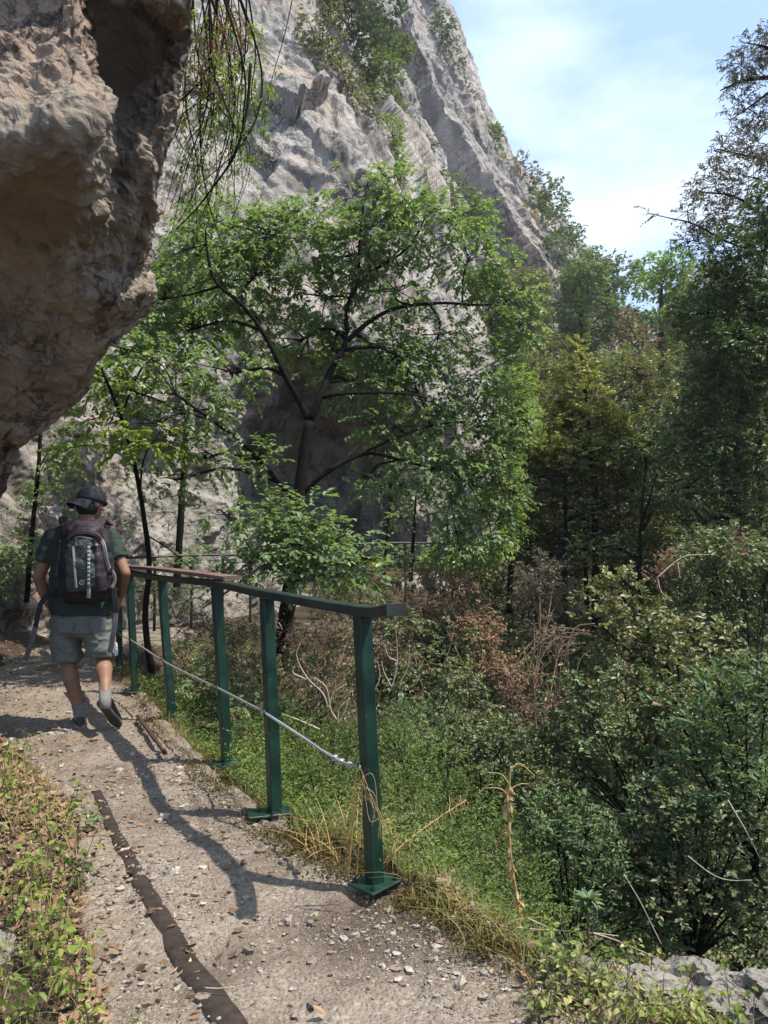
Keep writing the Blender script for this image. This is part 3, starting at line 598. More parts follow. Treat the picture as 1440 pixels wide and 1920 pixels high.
o = obj('iron_bar', beam([G(258, 1342, .07), G(285, 1378, .07), G(309, 1412, .07)], .012, .010, 30, .3, 9), M['iron'], None, G(285, 1378, .05)); tag(o, 'rusty iron bar lying along the mossy kerb beside the hiker', 'metal bar')

# ------------------------------------------------------------------ the hiker
HD = 5.55
def J(px, py, dy=0.0): return P(px, py, HD + dy)
def cap(p0, p1, r0, r1, n=14):
    p0, p1 = np.asarray(p0, float), np.asarray(p1, float); F = frame(p1 - p0); d, a, b = F.T; rr = []
    for th in np.linspace(-math.pi / 2 + .05, 0, 5): rr.append(ering(p0 + d * r0 * math.sin(th), a * r0 * math.cos(th), b * r0 * math.cos(th), n))
    for th in np.linspace(0, math.pi / 2 - .05, 5): rr.append(ering(p1 + d * r1 * math.sin(th), a * r1 * math.cos(th), b * r1 * math.cos(th), n))
    return loft(np.array(rr))
def chain(js):   # js: (point, radius)
    return [cap(a[0], b_[0], a[1], b_[1]) for a, b_ in zip(js[:-1], js[1:])]
M['skin'] = plain('tanned_skin', (.235, .125, .078), .55, .35, .12, 12, .12, .002)
M['shirt'] = plain('dark_green_shirt_cloth', (.028, .041, .034), .85, .2, .15, 30, .25, .003)
M['shorts'] = plain('grey_green_denim', (.130, .138, .122), .85, .2, .14, 40, .35, .003)
M['cap'] = plain('black_cap_cloth', (.018, .021, .028), .75, .25, .2, 40, .25, .002)
M['hair'] = plain('dark_hair', (.012, .010, .009), .6, .3, .3, 60, .5, .003)
M['sock'] = plain('grey_sock', (.17, .165, .16), .9, .15, .1, 60, .4, .002)
M['shoe'] = plain('dark_shoe', (.030, .033, .034), .6, .35, .35, 30, .4, .003)
M['sole'] = plain('worn_shoe_sole', (.085, .068, .056), .8, .25, .3, 26, .5, .003)
M['midsole'] = plain('grey_midsole', (.27, .25, .22), .7, .3, .2, 26, .3, .002)
M['glass'] = plain('black_sunglasses', (.01, .01, .012), .2, .6, .1)
M['bag_black'] = plain('black_bag_cloth', (.014, .014, .016), .7, .3, .3, 30, .35, .003)
M['bag_green'] = plain('grey_green_bag_cloth', (.045, .060, .057), .6, .35, .2, 22, .35, .004)
M['bag_plum'] = plain('plum_bag_cloth', (.030, .021, .027), .6, .35, .2, 22, .35, .004)
M['bag_maroon'] = plain('dusty_maroon_cloth', (.085, .052, .050), .75, .3, .2, 30, .3, .003)
M['web'] = plain('grey_webbing', (.30, .28, .25), .8, .2, .15, 70, .4, .002)
M['web_lt'] = plain('pale_webbing', (.46, .50, .50), .7, .3, .15, 60, .3, .002)
M['web_dk'] = plain('dark_grey_webbing', (.10, .095, .095), .8, .2, .2, 60, .4, .002)
man = empty('person', G(172, 1362), 'hiker in backward black cap, dark green shirt and grey shorts walking away up the path', 'person')
f = nz(np.array((.50, .83, -.20))); sdv = nz(np.cross(f, (0, 0, 1.))); hup = np.cross(sdv, f); HR = np.stack((f, -sdv, hup), 1)
hc = J(171, 941, .03)
def H(x, y, z): return hc + HR @ np.array((x, y, z))   # forward, left, up from the head centre
body = [ball(hc, (.094, .074, .112), 20, 14, HR), ball(H(.03, 0, -.055), (.062, .056, .062), 16, 12, HR), ball(H(.062, 0, -.098), (.024, .026, .02), 12, 8, HR),
        ball(H(.098, 0, -.018), (.018, .013, .024), 10, 8, HR), ball(H(.108, 0, -.032), (.012, .016, .011), 10, 8, HR), ball(H(.085, 0, .022), (.016, .05, .012), 10, 8, HR),
        ball(H(.090, 0, -.066), (.012, .024, .006), 10, 8, HR), ball(H(.088, 0, -.078), (.012, .021, .007), 10, 8, HR),
        cap(J(160, 990, .02), H(-.02, 0, -.07), .062, .056)]
for s_ in (-1, 1): body += [ball(H(.0, s_ * .076, -.012), (.022, .010, .034), 10, 8, HR), ball(H(.052, s_ * .05, -.035), (.026, .018, .02), 10, 8, HR)]
nk, ch, pv = J(158, 985, .02), J(154, 1035, .02), J(153, 1160, .0)
def tring(px, py, hw_, hd, dy=0, n=28, pw=.85): c = J(px, py, dy); return ering(c, (hw_ * HD / FPX, 0, 0), (0, hd, 0), n, pw)
body += [loft([tring(158, 985, 20, .05), tring(155, 1000, 42, .08), tring(153, 1030, 48, .11), tring(152, 1080, 46, .11), tring(152, 1120, 46, .115), tring(152, 1165, 46, .12), tring(152, 1190, 40, .10)])]
SL, SR = J(101, 1008, .02), J(205, 1008, .02); EL, ER = J(72, 1083, -.02), J(234, 1074, -.03); WL, WR = J(92, 1135, .10), J(226, 1116, .10)
body += chain([(SL, .056), (SL * .5 + EL * .5, .052), (EL, .041)]) + chain([(EL, .041), (EL * .6 + WL * .4, .043), (WL, .028)])
body += chain([(SR, .056), (SR * .5 + ER * .5, .052), (ER, .041)]) + chain([(ER, .041), (ER * .6 + WR * .4, .042), (WR, .027)])
def hand(w, d, pal, curl, side):
    """palm, four unequal bent fingers and a thumb"""
    d = nz(d); pal = nz(pal - np.dot(pal, d) * d); ac = np.cross(d, pal) * side; out = [loft([ering(w + d * t_, ac * a_, pal * b_, 14, .8) for t_, a_, b_ in ((-.01, .026, .019), (.03, .036, .016), (.075, .040, .014), (.092, .036, .011))])]
    for k, (o_, ln) in enumerate(((.030, .072), (.010, .082), (-.010, .076), (-.029, .060))):
        p = w + d * .086 + ac * o_; dr = d.copy(); r = .0095
        for q, fr in enumerate((.45, .30, .25)):
            dr = nz(dr + pal * curl * (.5 + .5 * q)); p2 = p + dr * ln * fr; out.append(cap(p, p2, r, r * .9, 8)); p, r = p2, r * .9
    t0 = w + d * .025 + ac * .032; t1 = t0 + nz(ac + d * .7 + pal * .4) * .040; t2 = t1 + nz(ac * .3 + d + pal * .6) * .032
    return out + [cap(t0, t1, .014, .012, 8), cap(t1, t2, .012, .009, 8)]
body += hand(WL, J(101, 1158, .10) - WL, np.array((.9, .3, 0)), .45, 1) + hand(WR, J(222, 1140, .12) - WR, np.array((-.9, .2, 0)), .5, -1)
HL, HRt = J(128, 1175, 0), J(178, 1175, 0); KL, KR = J(128, 1240, .02), J(196, 1236, .03); AL, AR = J(148, 1336, .05), J(197, 1298, -.17)
body += chain([(HL, .085), (HL * .4 + KL * .6, .075), (KL, .056)]) + chain([(HRt, .085), (HRt * .4 + KR * .6, .075), (KR, .058)])
body += chain([(KL, .054), (KL * .68 + AL * .32 + (0, -.018, 0), .059), (KL * .35 + AL * .65, .045), (AL, .034), (AL + (0, 0, -.04), .036)])
body += chain([(KR, .056), (KR * .68 + AR * .32 + (0, -.02, .0), .062), (KR * .35 + AR * .65, .047), (AR, .034), (AR + (0, .01, -.04), .034)])
organic('body', body, .0075, 2, M['skin'], man)
# hair under the cap, cap and glasses
obj('hair', ball(H(-.024, 0, -.040), (.084, .078, .085), 18, 12, HR), M['hair'], man, smooth=True)
capc = H(-.004, 0, .018)
rings_ = []
for th in np.linspace(0, math.pi / 2 * .97, 9): rings_.append(ering(capc + hup * (.103 * math.sin(th)), f * (.112 * math.cos(th)), sdv * (.094 * math.cos(th)), 28))
rings_ = [ering(capc - hup * .022, f * .110, sdv * .092, 28)] + rings_
hat = obj('cap', loft(rings_), M['cap'], man, smooth=True)
br = []
for k in np.linspace(-1, 1, 15):
    a_ = k * 1.15; e = capc - hup * .018 - f * (.105 * math.cos(a_)) + sdv * (.090 * math.sin(a_)); o2 = e - f * (.080 * math.cos(k * 1.1) + .004) - hup * (.052 + .020 * k * k)
    br.append([e + hup * .002, (e + o2) / 2 + hup * .008, o2, o2 - hup * .004, (e + o2) / 2 + hup * .003, e - hup * .004])
obj('brim', loft(np.array(br)), M['cap'], hat); obj('button', ball(capc + hup * .104, .008, 8, 6), M['cap'], hat)
gl = Geo()
for s_ in (-1, 1):
    gl.geo(ball(H(.096, s_ * .036, .008), (.008, .030, .020), 12, 8, HR)); gl.geo(tube([H(.092, s_ * .066, .012), H(.05, s_ * .078, .010), H(.0, s_ * .080, .006)], .0035, .003, 6))
obj('sunglasses', gl, M['glass'], man)
# shirt, shorts
sh = [loft([tring(153, 1153, 56, .150), tring(152, 1135, 57, .150), tring(152, 1090, 56, .142), tring(152, 1045, 59, .135), tring(153, 1015, 59, .125, .01), tring(155, 998, 50, .105, .01), tring(158, 985, 32, .082, .02), tring(160, 978, 21, .070, .02)]),
      cap(SL, SR, .072, .072), ball(SL, .078), ball(SR, .078), cap(SL + (.03, 0, .0), J(150, 985, .02), .068, .055), cap(SR - (.03, 0, 0), J(165, 985, .02), .068, .055)]
for s0, e0 in ((SL, EL), (SR, ER)):
    d_, a_, b_ = frame(e0 - s0).T; ln = np.linalg.norm(e0 - s0)
    sh.append(loft([ering(s0 + d_ * ln * t_, a_ * r_, b_ * r_ * .95, 20) for t_, r_ in ((-.12, .055), (.1, .078), (.35, .080), (.62, .078))]))
organic('shirt', sh, .0085, 3, M['shirt'], man, .010)
so_ = [loft([tring(152, 1140, 51, .142), tring(152, 1165, 55, .150), tring(152, 1182, 55, .150), tring(152, 1192, 44, .11)])]
for h_, k_2, r_, m_x in ((J(124, 1172), J(126, 1238, .02), 27, 0), (J(180, 1172), J(191, 1230, .03), 28, 0)):
    ps = [h_ + (k_2 - h_) * t_ for t_ in (0, .35, .7, 1)]
    so_.append(loft([ering(p_, (r_ * q_ * HD / FPX, 0, 0), (0, .125 * q_, 0), 24, .9) for p_, q_ in zip(ps, (1.02, 1.03, .98, .96))]))
sht = organic('shorts', so_, .0085, 2, M['shorts'], man, .012)
obj('hem_print', beam([J(216, 1205, -.03), J(218, 1218, -.03), J(217, 1228, -.02)], .012, .010, 10), M['web_lt'], sht)
for (ax_, sx_) in ((122, 1), (184, 1)):
    obj('back_pocket', loft([ering(J(ax_, y_, -.155 + dd_), (.058, 0, 0), (0, .006, 0), 8, .4) for y_, dd_ in ((1160, .003), (1180, 0), (1186, .002))]), M['shorts'], sht)
# socks and shoes
obj('sock', loft([ering(AL + (KL - AL) * t_, (r_, 0, 0), (0, r_ * 1.05, 0), 16) for t_, r_ in ((-.30, .038), (-.1, .040), (.05, .040), (.14, .042), (.15, .040))]), M['sock'], man, smooth=True)
obj('sock', loft([ering(AR + (KR - AR) * t_, (r_, 0, 0), (0, r_ * 1.05, 0), 16) for t_, r_ in ((-.45, .040), (-.1, .042), (.1, .041), (.30, .044), (.32, .040))]), M['sock'], man, smooth=True)
def shoe(heel, toe, up, name='shoe'):
    d = toe - heel; L_ = np.linalg.norm(d); d = d / L_; up = nz(up - np.dot(up, d) * d); a = np.cross(d, up)
    def sec(t, w, z0, z1, sh_=0): return [heel + d * L_ * t + a * (w * c_ + sh_) + up * (z0 + (z1 - z0) * (s__ * .5 + .5)) for c_, s__ in zip(np.sign(np.cos(TH)) * np.abs(np.cos(TH)) ** .7, np.sign(np.sin(TH)) * np.abs(np.sin(TH)) ** .7)]
    TH = np.arange(20) * 2 * math.pi / 20
    prof_ = [(-.0, .012, .030), (.03, .031, .030), (.15, .036, .028), (.35, .034, .026), (.50, .035, .022), (.70, .046, .020), (.85, .044, .020), (.96, .028, .022), (1.0, .012, .024)]
    u_ = obj(name, loft([sec(t, w * .96, .018, h_) for t, w, h_ in ((0.0, .012, .06), (.02, .026, .085), (.12, .033, .100), (.28, .034, .098), (.42, .036, .085), (.6, .041, .066), (.8, .042, .052), (.94, .028, .044), (.99, .012, .036))]), M['shoe'], man, smooth=True)
    obj('midsole', loft([sec(t, w * 1.06, .006, .006 + h_ * .95) for t, w, h_ in prof_]), M['midsole'], u_, smooth=True)
    g = Geo(); g.geo(loft([sec(t, w * 1.03, -.003, .008) for t, w, h_ in prof_]))
    for t in np.linspace(.60, .94, 7): g.geo(box(heel + d * L_ * t - up * .003, (.0035, .030 * (1 - abs(t - .76)), .003), np.stack((d, a, up), 1)))
    obj('outsole', g, M['sole'], u_)
    obj('heel_mark', loft([ering(heel + d * L_ * .14 + up * z_, d * .011, a * .009, 12) for z_ in (-.0045, .0)]), M['web'], u_)
    obj('lace', tube([heel + d * L_ * t + a * s2 * .020 + up * z_ for t, s2, z_ in ((.40, -1, .088), (.45, 1, .084), (.52, -1, .078), (.58, 1, .072))], .003, .003, 5), M['web_dk'], u_)
gl_ = G(148, 1366); shoe(G(153, 1368) + (0, -.02, .002), G(153, 1368) + (-.13, .24, .002), np.array((0, 0, 1.)))
shoe(J(186, 1318, -.20), J(220, 1366, -.035) + (0, .03, 0), np.array((.18, .86, .50)))
# backpack
bag = empty('backpack', J(160, 1050, -.12), 'black and grey-green backpack with plum lid and hanging straps on the hiker', 'backpack')
bpz = -.15
def bring(px, py, hw_, d0, d1, n=28, pw=.75): c = J(px, py, (d0 + d1) / 2); return ering(c, (hw_ * HD / FPX, 0, 0), (0, (d1 - d0) / 2, 0), n, pw)
organic('main_compartment', [loft([bring(160, 984, 30, -.22, -.08), bring(160, 992, 42, -.28, -.09), bring(161, 1015, 47, -.32, -.10), bring(162, 1060, 50, -.33, -.11), bring(162, 1100, 48, -.32, -.11), bring(160, 1120, 44, -.28, -.11), bring(158, 1128, 36, -.22, -.12)])], .009, 3, M['bag_black'], bag, .012)
organic('lid', [loft([bring(158, 976, 24, -.24, -.10), bring(158, 982, 33, -.31, -.10), bring(158, 992, 37, -.36, -.12), bring(159, 1004, 36, -.36, -.14), bring(160, 1010, 30, -.33, -.16)])], .008, 3, M['bag_plum'], bag, .010)
fpk = organic('front_pocket', [loft([bring(154, 1005, 14, -.38, -.28), bring(155, 1014, 24, -.41, -.28), bring(156, 1040, 29, -.43, -.28), bring(157, 1075, 30, -.43, -.28), bring(157, 1098, 29, -.41, -.28), bring(157, 1106, 24, -.37, -.28)])], .007, 2, M['bag_green'], bag, .016)
organic('side_panel', [loft([bring(182, 1010, 6, -.39, -.28), bring(186, 1040, 8, -.41, -.28), bring(188, 1080, 9, -.41, -.28), bring(186, 1108, 11, -.38, -.28)])], .006, 2, M['bag_plum'], bag, .008)
def strap(pts, w, th, nrm=(0, -1, 0), n=24):
    p = spline(pts, n); T = nz(np.gradient(p, axis=0)); A = nz(np.cross(T, nrm)); U = np.cross(A, T)
    return loft([ering(p[k], A[k] * w, U[k] * th, 10, .4) for k in range(n)])
hp = [J(128 + 30 * (1 - math.cos(t)), 1012 - 14 * math.sin(t) + (0 if t < 2 else 0), -.37 - .03 * math.sin(t)) for t in np.linspace(.0, math.pi, 7)]
obj('pocket_trim', strap(hp, .014, .010), M['bag_maroon'], bag)
obj('zip', strap([J(137, 1024, -.42), J(139, 1050, -.435), J(141, 1080, -.435), J(143, 1102, -.425)], .0075, .004), M['web'], bag)
obj('zip', strap([J(143, 1008, -.405), J(142, 1024, -.42)], .008, .006), M['web_dk'], bag)
for k, y_ in enumerate(np.linspace(1026, 1094, 10)):
    obj('webbing_loop', box(J(166.5 - .05 * k, y_, -.44), (.0085, .004, .0085), None, .002), M['web_lt'] if k < 6 else M['web'], bag)
obj('centre_strap', strap([J(166, 1020, -.428), J(166.5, 1060, -.436), J(166.5, 1104, -.428)], .0095, .003), M['web_dk'], bag)
obj('pull_tab', strap([J(166.5, 1103, -.42), J(166.5, 1112, -.42), J(166, 1121, -.41)], .012, .004), M['web'], bag)
th = np.linspace(0, 5.2, 16); obj('emblem', tube([J(153.5 + 5 * math.cos(t) , 1092 + 4 * math.sin(t), -.438) for t in th] + [J(158, 1088, -.438), J(162, 1087, -.438)], .0016, .0016, 5, 40), M['web'], fpk)
th = np.linspace(-2.4, 1.2, 9); obj('emblem', tube([J(153 + 2.2 * math.cos(t) , 1092 + 1.8 * math.sin(t), -.438) for t in th], .0014, .0014, 5, 24), M['web'], fpk)
g = Geo()
for a_, b_2 in (((152, 1012), (163, 1022)), ((163, 1011), (154, 1024)), ((152, 1024), (160, 1028)), ((148, 1014), (152, 1026))): g.geo(tube([J(*a_, -.425), J((a_[0] + b_2[0]) / 2 + 2, (a_[1] + b_2[1]) / 2, -.44), J(*b_2, -.43)], .0032, .0032, 5))
obj('bungee_cord', g, M['web_dk'], bag)
for pts in ([J(112, 978, .04), J(118, 974, -.05), J(127, 978, -.13), J(133, 992, -.17), J(136, 1005, -.20)], [J(206, 984, .04), J(198, 979, -.05), J(190, 979, -.12), J(186, 990, -.17), J(184, 1004, -.22)]):
    obj('shoulder_strap', strap(pts, .028, .009), M['bag_maroon'], bag)
for pts in ([J(185, 980, -.14), J(190, 1000, -.30), J(194, 1012, -.33)], [J(120, 1000, -.20), J(116, 1010, -.28), J(115, 1016, -.28)]): obj('compression_strap', strap(pts, .011, .004), M['bag_plum'], bag)
obj('compression_strap', strap([J(190, 1012, -.34), J(195, 1022, -.36), J(199, 1045, -.35), J(203, 1062, -.32)], .012, .005), M['web'], bag)
obj('compression_strap', strap([J(207, 1066, -.26), J(214, 1078, -.25), J(215, 1090, -.24), J(210, 1102, -.24)], .011, .005), M['web'], bag)
obj('compression_strap', strap([J(113, 1015, -.30), J(110, 1045, -.30), J(105, 1080, -.26)], .004, .003), M['web_dk'], bag)
for q_, w_ in (((190, 1012, -.345), .012), ((115, 1016, -.29), .013), ((204, 1064, -.31), .012), ((193, 1078, -.345), .014), ((181, 1022, -.405), .009)): obj('buckle', box(J(*q_), (w_, .006, w_ * .9), frame((1, .1, -.4)), .003), M['web'] if w_ != .014 else M['web_dk'], bag)
hb = obj('hip_belt', strap([J(118, 1112, -.16), J(98, 1112, -.08), J(90, 1108, .03)], .034, .010), M['bag_black'], bag)
hb2 = obj('hip_belt', strap([J(200, 1104, -.16), J(214, 1108, -.08), J(219, 1112, .03)], .034, .010), M['bag_black'], bag)
obj('hanging_strap', strap([J(100, 1106, -.17), J(84, 1120, -.20), J(74, 1140, -.22), J(66, 1178, -.22)], .018, .005), M['bag_black'], bag)
obj('hanging_strap', strap([J(66.5, 1176, -.223), J(59, 1205, -.22), J(47, 1238, -.19)], .0185, .0055), M['web_dk'], bag)
obj('hanging_strap', strap([J(212, 1100, -.19), J(216, 1130, -.21), J(217, 1152, -.21)], .021, .006), M['bag_black'], bag)
obj('hanging_strap', strap([J(217, 1150, -.213), J(214, 1180, -.22), J(206, 1224, -.21)], .0185, .006), M['web_dk'], bag)

# ------------------------------------------------------------------ the big tree by the rail
tree('hackberry_tree', 'large leafy green tree with dark forked trunk rising behind the railing', 'tree', [
    ([(522, 1270, 8.3), (532, 1180, 8.2), (545, 1100, 8.1), (556, 1000, 8), (562, 930, 8), (568, 860, 8), (579, 790, 8)],   .10, .052),
    ([(579, 790, 8), (560, 750, 8), (540, 715, 7.9), (500, 635, 7.8), (455, 572, 7.7), (405, 530, 7.6), (390, 480, 7.6), (385, 430, 7.6)], .040, .009),
    ([(455, 572, 7.7), (458, 540, 7.8), (478, 515, 7.9), (500, 440, 8)], .022, .008),
    ([(579, 790, 8), (600, 745, 8), (620, 695, 8.1), (650, 640, 8.2), (650, 580, 8.2), (685, 518, 8.3), (765, 465, 8.4), (800, 400, 8.5)], .046, .009),
    ([(650, 640, 8.2), (690, 605, 8.3), (745, 577, 8.4), (830, 568, 8.5), (905, 572, 8.6), (960, 560, 8.7)], .031, .008),
    ([(604, 745, 8), (650, 738, 7.9), (740, 737, 7.8), (800, 745, 7.8)], .022, .008),
    ([(672, 525, 8.3), (676, 430, 8.2), (690, 340, 8.2)], .02, .006),
    ([(556, 945, 8), (520, 900, 7.8), (460, 835, 7.5), (400, 790, 7.3), (330, 740, 7.1)], .034, .01),
    ([(560, 930, 8), (620, 880, 8), (690, 850, 8.2), (770, 868, 8.4), (850, 885, 8.6)], .036, .01),
    ([(620, 880, 8), (700, 840, 8.1), (800, 800, 8.3), (880, 790, 8.5)], .022, .008),
    ([(548, 1080, 8.1), (500, 1060, 7.5), (440, 1100, 7.0), (380, 1140, 6.8)], .02, .006),
    ([(550, 1060, 8.1), (580, 1020, 7.4), (620, 1020, 6.9)], .018, .006)],
   [(740, 355, 8.2, 55, 55), (650, 350, 8.2, 45, 30), (700, 430, 8.2, 85, 60), (800, 430, 8.4, 75, 60), (880, 480, 8.5, 75, 65), (940, 540, 8.6, 75, 55), (430, 430, 8.0, 85, 50), (370, 480, 7.9, 55, 60), (470, 520, 8.1, 80, 60), (560, 450, 8.3, 85, 60), (600, 560, 8.4, 85, 60),
    (740, 540, 8.6, 90, 50), (560, 640, 8.8, 90, 50), (700, 650, 8.9, 90, 55), (820, 640, 8.8, 80, 60), (300, 560, 7.9, 40, 60), (350, 620, 7.8, 75, 45), (280, 670, 7.6, 60, 45), (430, 700, 7.7, 85, 40), (370, 770, 7.4, 80, 40), (250, 740, 7.4, 50, 40), (480, 860, 7.4, 50, 30),
    (660, 720, 8.5, 70, 40), (780, 730, 8.5, 85, 50), (880, 730, 8.6, 75, 50), (740, 800, 8.4, 90, 45), (860, 820, 8.6, 95, 55), (930, 850, 8.7, 45, 60), (800, 880, 8.5, 90, 40), (890, 920, 8.6, 60, 55), (840, 960, 8.6, 60, 35), (920, 990, 8.7, 32, 50), (420, 960, 7.4, 40, 30), (500, 430, 8.1, 60, 40), (660, 480, 8.3, 80, 50), (880, 400, 8.5, 40, 30), (980, 610, 8.6, 45, 40), (480, 600, 8.2, 60, 40), (620, 660, 8.8, 70, 40), (930, 690, 8.7, 50, 50), (330, 700, 7.4, 60, 40), (220, 650, 7.4, 40, 36), (290, 800, 7.4, 60, 36), (380, 860, 7.4, 50, 36), (330, 900, 7.4, 40, 24), (760, 680, 8.6, 80, 50), (960, 780, 8.7, 30, 60), (690, 900, 8.6, 50, 24), (960, 920, 8.7, 24, 50), (860, 1020, 8.6, 50, 30), (320, 500, 9.4, 44, 50), (380, 430, 9.4, 60, 40), (300, 600, 9.4, 50, 50), (400, 600, 9.4, 70, 50), (470, 440, 9.3, 60, 40), (250, 560, 9.4, 30, 60), (600, 400, 8.8, 60, 40)],  # rearmost left blobs are extra canopy, added to shade the cliff foot
   'hack', .072, per=9, k=9, cov=1.28, kind='ovate', droop=.3, hang=.35, flat=.72, twig=.0022, clump=.6)
# low sprays in front of its trunk belong to a sapling leaning over the rail
tree('hackberry_sapling', 'low pale green sapling spreading just above the middle of the railing', 'tree', [
    ([(500, 1260, 6.9), (535, 1180, 6.8), (560, 1080, 6.7), (575, 1010, 6.6)], .025, .014),
    ([(560, 1080, 6.7), (620, 1050, 6.4), (700, 1080, 6.2)], .012, .004), ([(560, 1080, 6.7), (500, 1040, 6.5), (420, 1090, 6.4)], .012, .004)],
   [(500, 970, 6.6, 75, 34), (590, 970, 6.5, 75, 36), (650, 1000, 6.4, 60, 30), (560, 1020, 6.3, 85, 30), (480, 1040, 6.5, 60, 28), (640, 1060, 6.2, 70, 34), (690, 1085, 6.1, 35, 24), (590, 1080, 6.3, 60, 22), (440, 1065, 6.6, 50, 24), (390, 1050, 6.9, 40, 24), (530, 990, 6.6, 60, 30), (540, 1060, 6.4, 60, 30), (700, 1060, 6.1, 30, 30)],
   'hack', .074, per=4, br=.01, k=7, cov=1.5, droop=.2, hang=.25, flat=.75, twig=.0022, clump=.4)
tree('slender_tree', 'slender dark-stemmed young tree beside the far end of the railing', 'tree', [
    ([(284, 1260, 7.6), (272, 1160, 7.5), (280, 1060, 7.5), (268, 960, 7.4), (252, 870, 7.3), (226, 780, 7.2), (190, 690, 7.1)], .034, .014),
    ([(262, 930, 7.4), (270, 860, 7.2), (300, 810, 7.0)], .012, .004), ([(226, 780, 7.2), (260, 700, 7.4), (300, 640, 7.6)], .014, .005), ([(270, 1000, 7.4), (330, 1040, 7.6), (400, 1110, 7.8)], .008, .004)],
   [(240, 800, 7.2, 50, 32), (300, 830, 7.0, 60, 28), (230, 840, 7.1, 40, 26), (200, 720, 7.3, 45, 40), (160, 790, 7.4, 45, 26), (260, 680, 7.6, 40, 30), (130, 840, 7.5, 30, 22)],
   'hack_yel', .074, per=4, br=.01, k=7, cov=1.15, droop=.3, hang=.5, flat=.6, twig=.002, clump=.2)
tree('slender_tree', 'thin leaning trunk in deep shade far behind the hiker', 'tree', [([(50, 1130, 8.4), (60, 1000, 8.4), (72, 880, 8.4), (78, 760, 8.4)], .03, .02), ([(72, 880, 8.4), (100, 830, 8.4)], .01, .004)],
   [(110, 870, 8.4, 40, 30), (80, 930, 8.4, 35, 25), (40, 1030, 8.2, 40, 30), (90, 1050, 8.4, 35, 24)], 'hack', .06, per=3, br=.008, k=6, cov=1.0, twig=.002)
tree('green_tree', 'pale green tree standing behind the right side of the big forked tree', 'tree', [
    ([(955, 1150, 11), (962, 1000, 11), (965, 900, 11), (960, 800, 11)], .05, .03), ([(965, 900, 11), (930, 830, 11), (900, 780, 11)], .02, .008)],
   [(960, 730, 11, 45, 40), (970, 800, 11, 40, 50), (930, 900, 10.6, 50, 70), (920, 1010, 10.4, 40, 60), (850, 1040, 10.4, 60, 40), (960, 950, 11, 30, 60)], 'hack_yel', .062, k=7, cov=1.9, hang=.4, twig=.002)

# ------------------------------------------------------------------ right-hand slope, far to near
def bl_fill(poly_rows, d, r, jit=.35, rd=None):
    """blobs covering rows of (y, x0, x1)"""
    out = []
    for y, x0, x1 in poly_rows:
        n_ = max(1, int(round((x1 - x0) / (1.35 * r))))
        for k in range(n_):
            x = x0 + (k + .5) * (x1 - x0) / n_ + rng.normal() * jit * r * .6; q = r * rng.uniform(.75, 1.2)
            out.append((x, y + rng.normal() * jit * r * .5, d * rng.uniform(.97, 1.04), q, q * .85))
    return out
def trunk(x, y0, y1, d, r=.06, lean=0): return [([(x, y0, d), (x + lean * .5, (y0 + y1) / 2, d), (x + lean, y1, d)], r, r * .45)]
FAR = 'trees and bushes on the far side of the gorge'
tree('hillside_tree', 'hazy green trees closing the valley below the notch of sky', 'tree', trunk(1140, 640, 520, 52, .25), bl_fill([(500, 1085, 1180), (545, 1060, 1190), (600, 1060, 1200)], 52, 34), 'far', .20, FAR, k=5, cov=2.2, twig=0, kind='round', per=3)
tree('hillside_tree', 'bright lime green tree at the bottom of the notch of sky', 'tree', trunk(1240, 700, 540, 40, .2), bl_fill([(500, 1210, 1290), (545, 1180, 1300), (590, 1165, 1290), (640, 1170, 1270)], 40, 34), 'far_lime', .16, FAR, k=5, cov=2.0, twig=0, kind='round', per=3)
tree('hillside_tree', 'olive green tree under the right foot of the far cliff ridge', 'tree', trunk(1090, 720, 560, 36, .2), bl_fill([(520, 1040, 1130), (570, 1010, 1160), (630, 1000, 1190), (690, 1010, 1210)], 36, 38), 'mid', .13, FAR, k=6, cov=2.2, twig=0, kind='round', per=3)
tree('hillside_tree', 'dull green tree between the big forked tree and the far cliff ridge', 'tree', trunk(920, 800, 560, 28, .2), bl_fill([(540, 850, 1010), (590, 850, 1020), (640, 860, 1040), (700, 900, 1050)], 27, 40), 'laurel_olive', .10, FAR, k=6, cov=2.2, twig=0, per=3)
tree('hillside_tree', 'shadowy tree filling the hollow left of the pointed yellow-green laurel', 'tree', trunk(1000, 900, 700, 20, .12), bl_fill([(700, 950, 1040), (760, 960, 1030), (830, 960, 1030), (900, 960, 1040)], 19, 40), 'dark', .085, FAR, k=6, cov=2.0, twig=0, per=3)
tree('dead_tree', 'rusty brown dead tree between the lime tree and the dark slope', 'tree', trunk(1200, 820, 660, 22, .05), [(1175, 600, 22, 16, 20), (1205, 635, 22, 28, 20), (1190, 690, 22, 34, 26), (1220, 730, 21.5, 26, 18), (1160, 640, 22, 12, 14)], 'rust', .085, FAR, k=6, cov=1.1, twig=.006, per=6)
tree('hillside_tree', 'mixed olive tree on the slope right of the rusty dead tree', 'tree', trunk(1300, 860, 560, 20, .15), bl_fill([(540, 1280, 1440), (600, 1250, 1440), (660, 1250, 1440), (720, 1250, 1440), (780, 1240, 1440)], 19, 48), 'laurel_olive', .085, FAR, k=6, cov=1.9, twig=0, per=3)
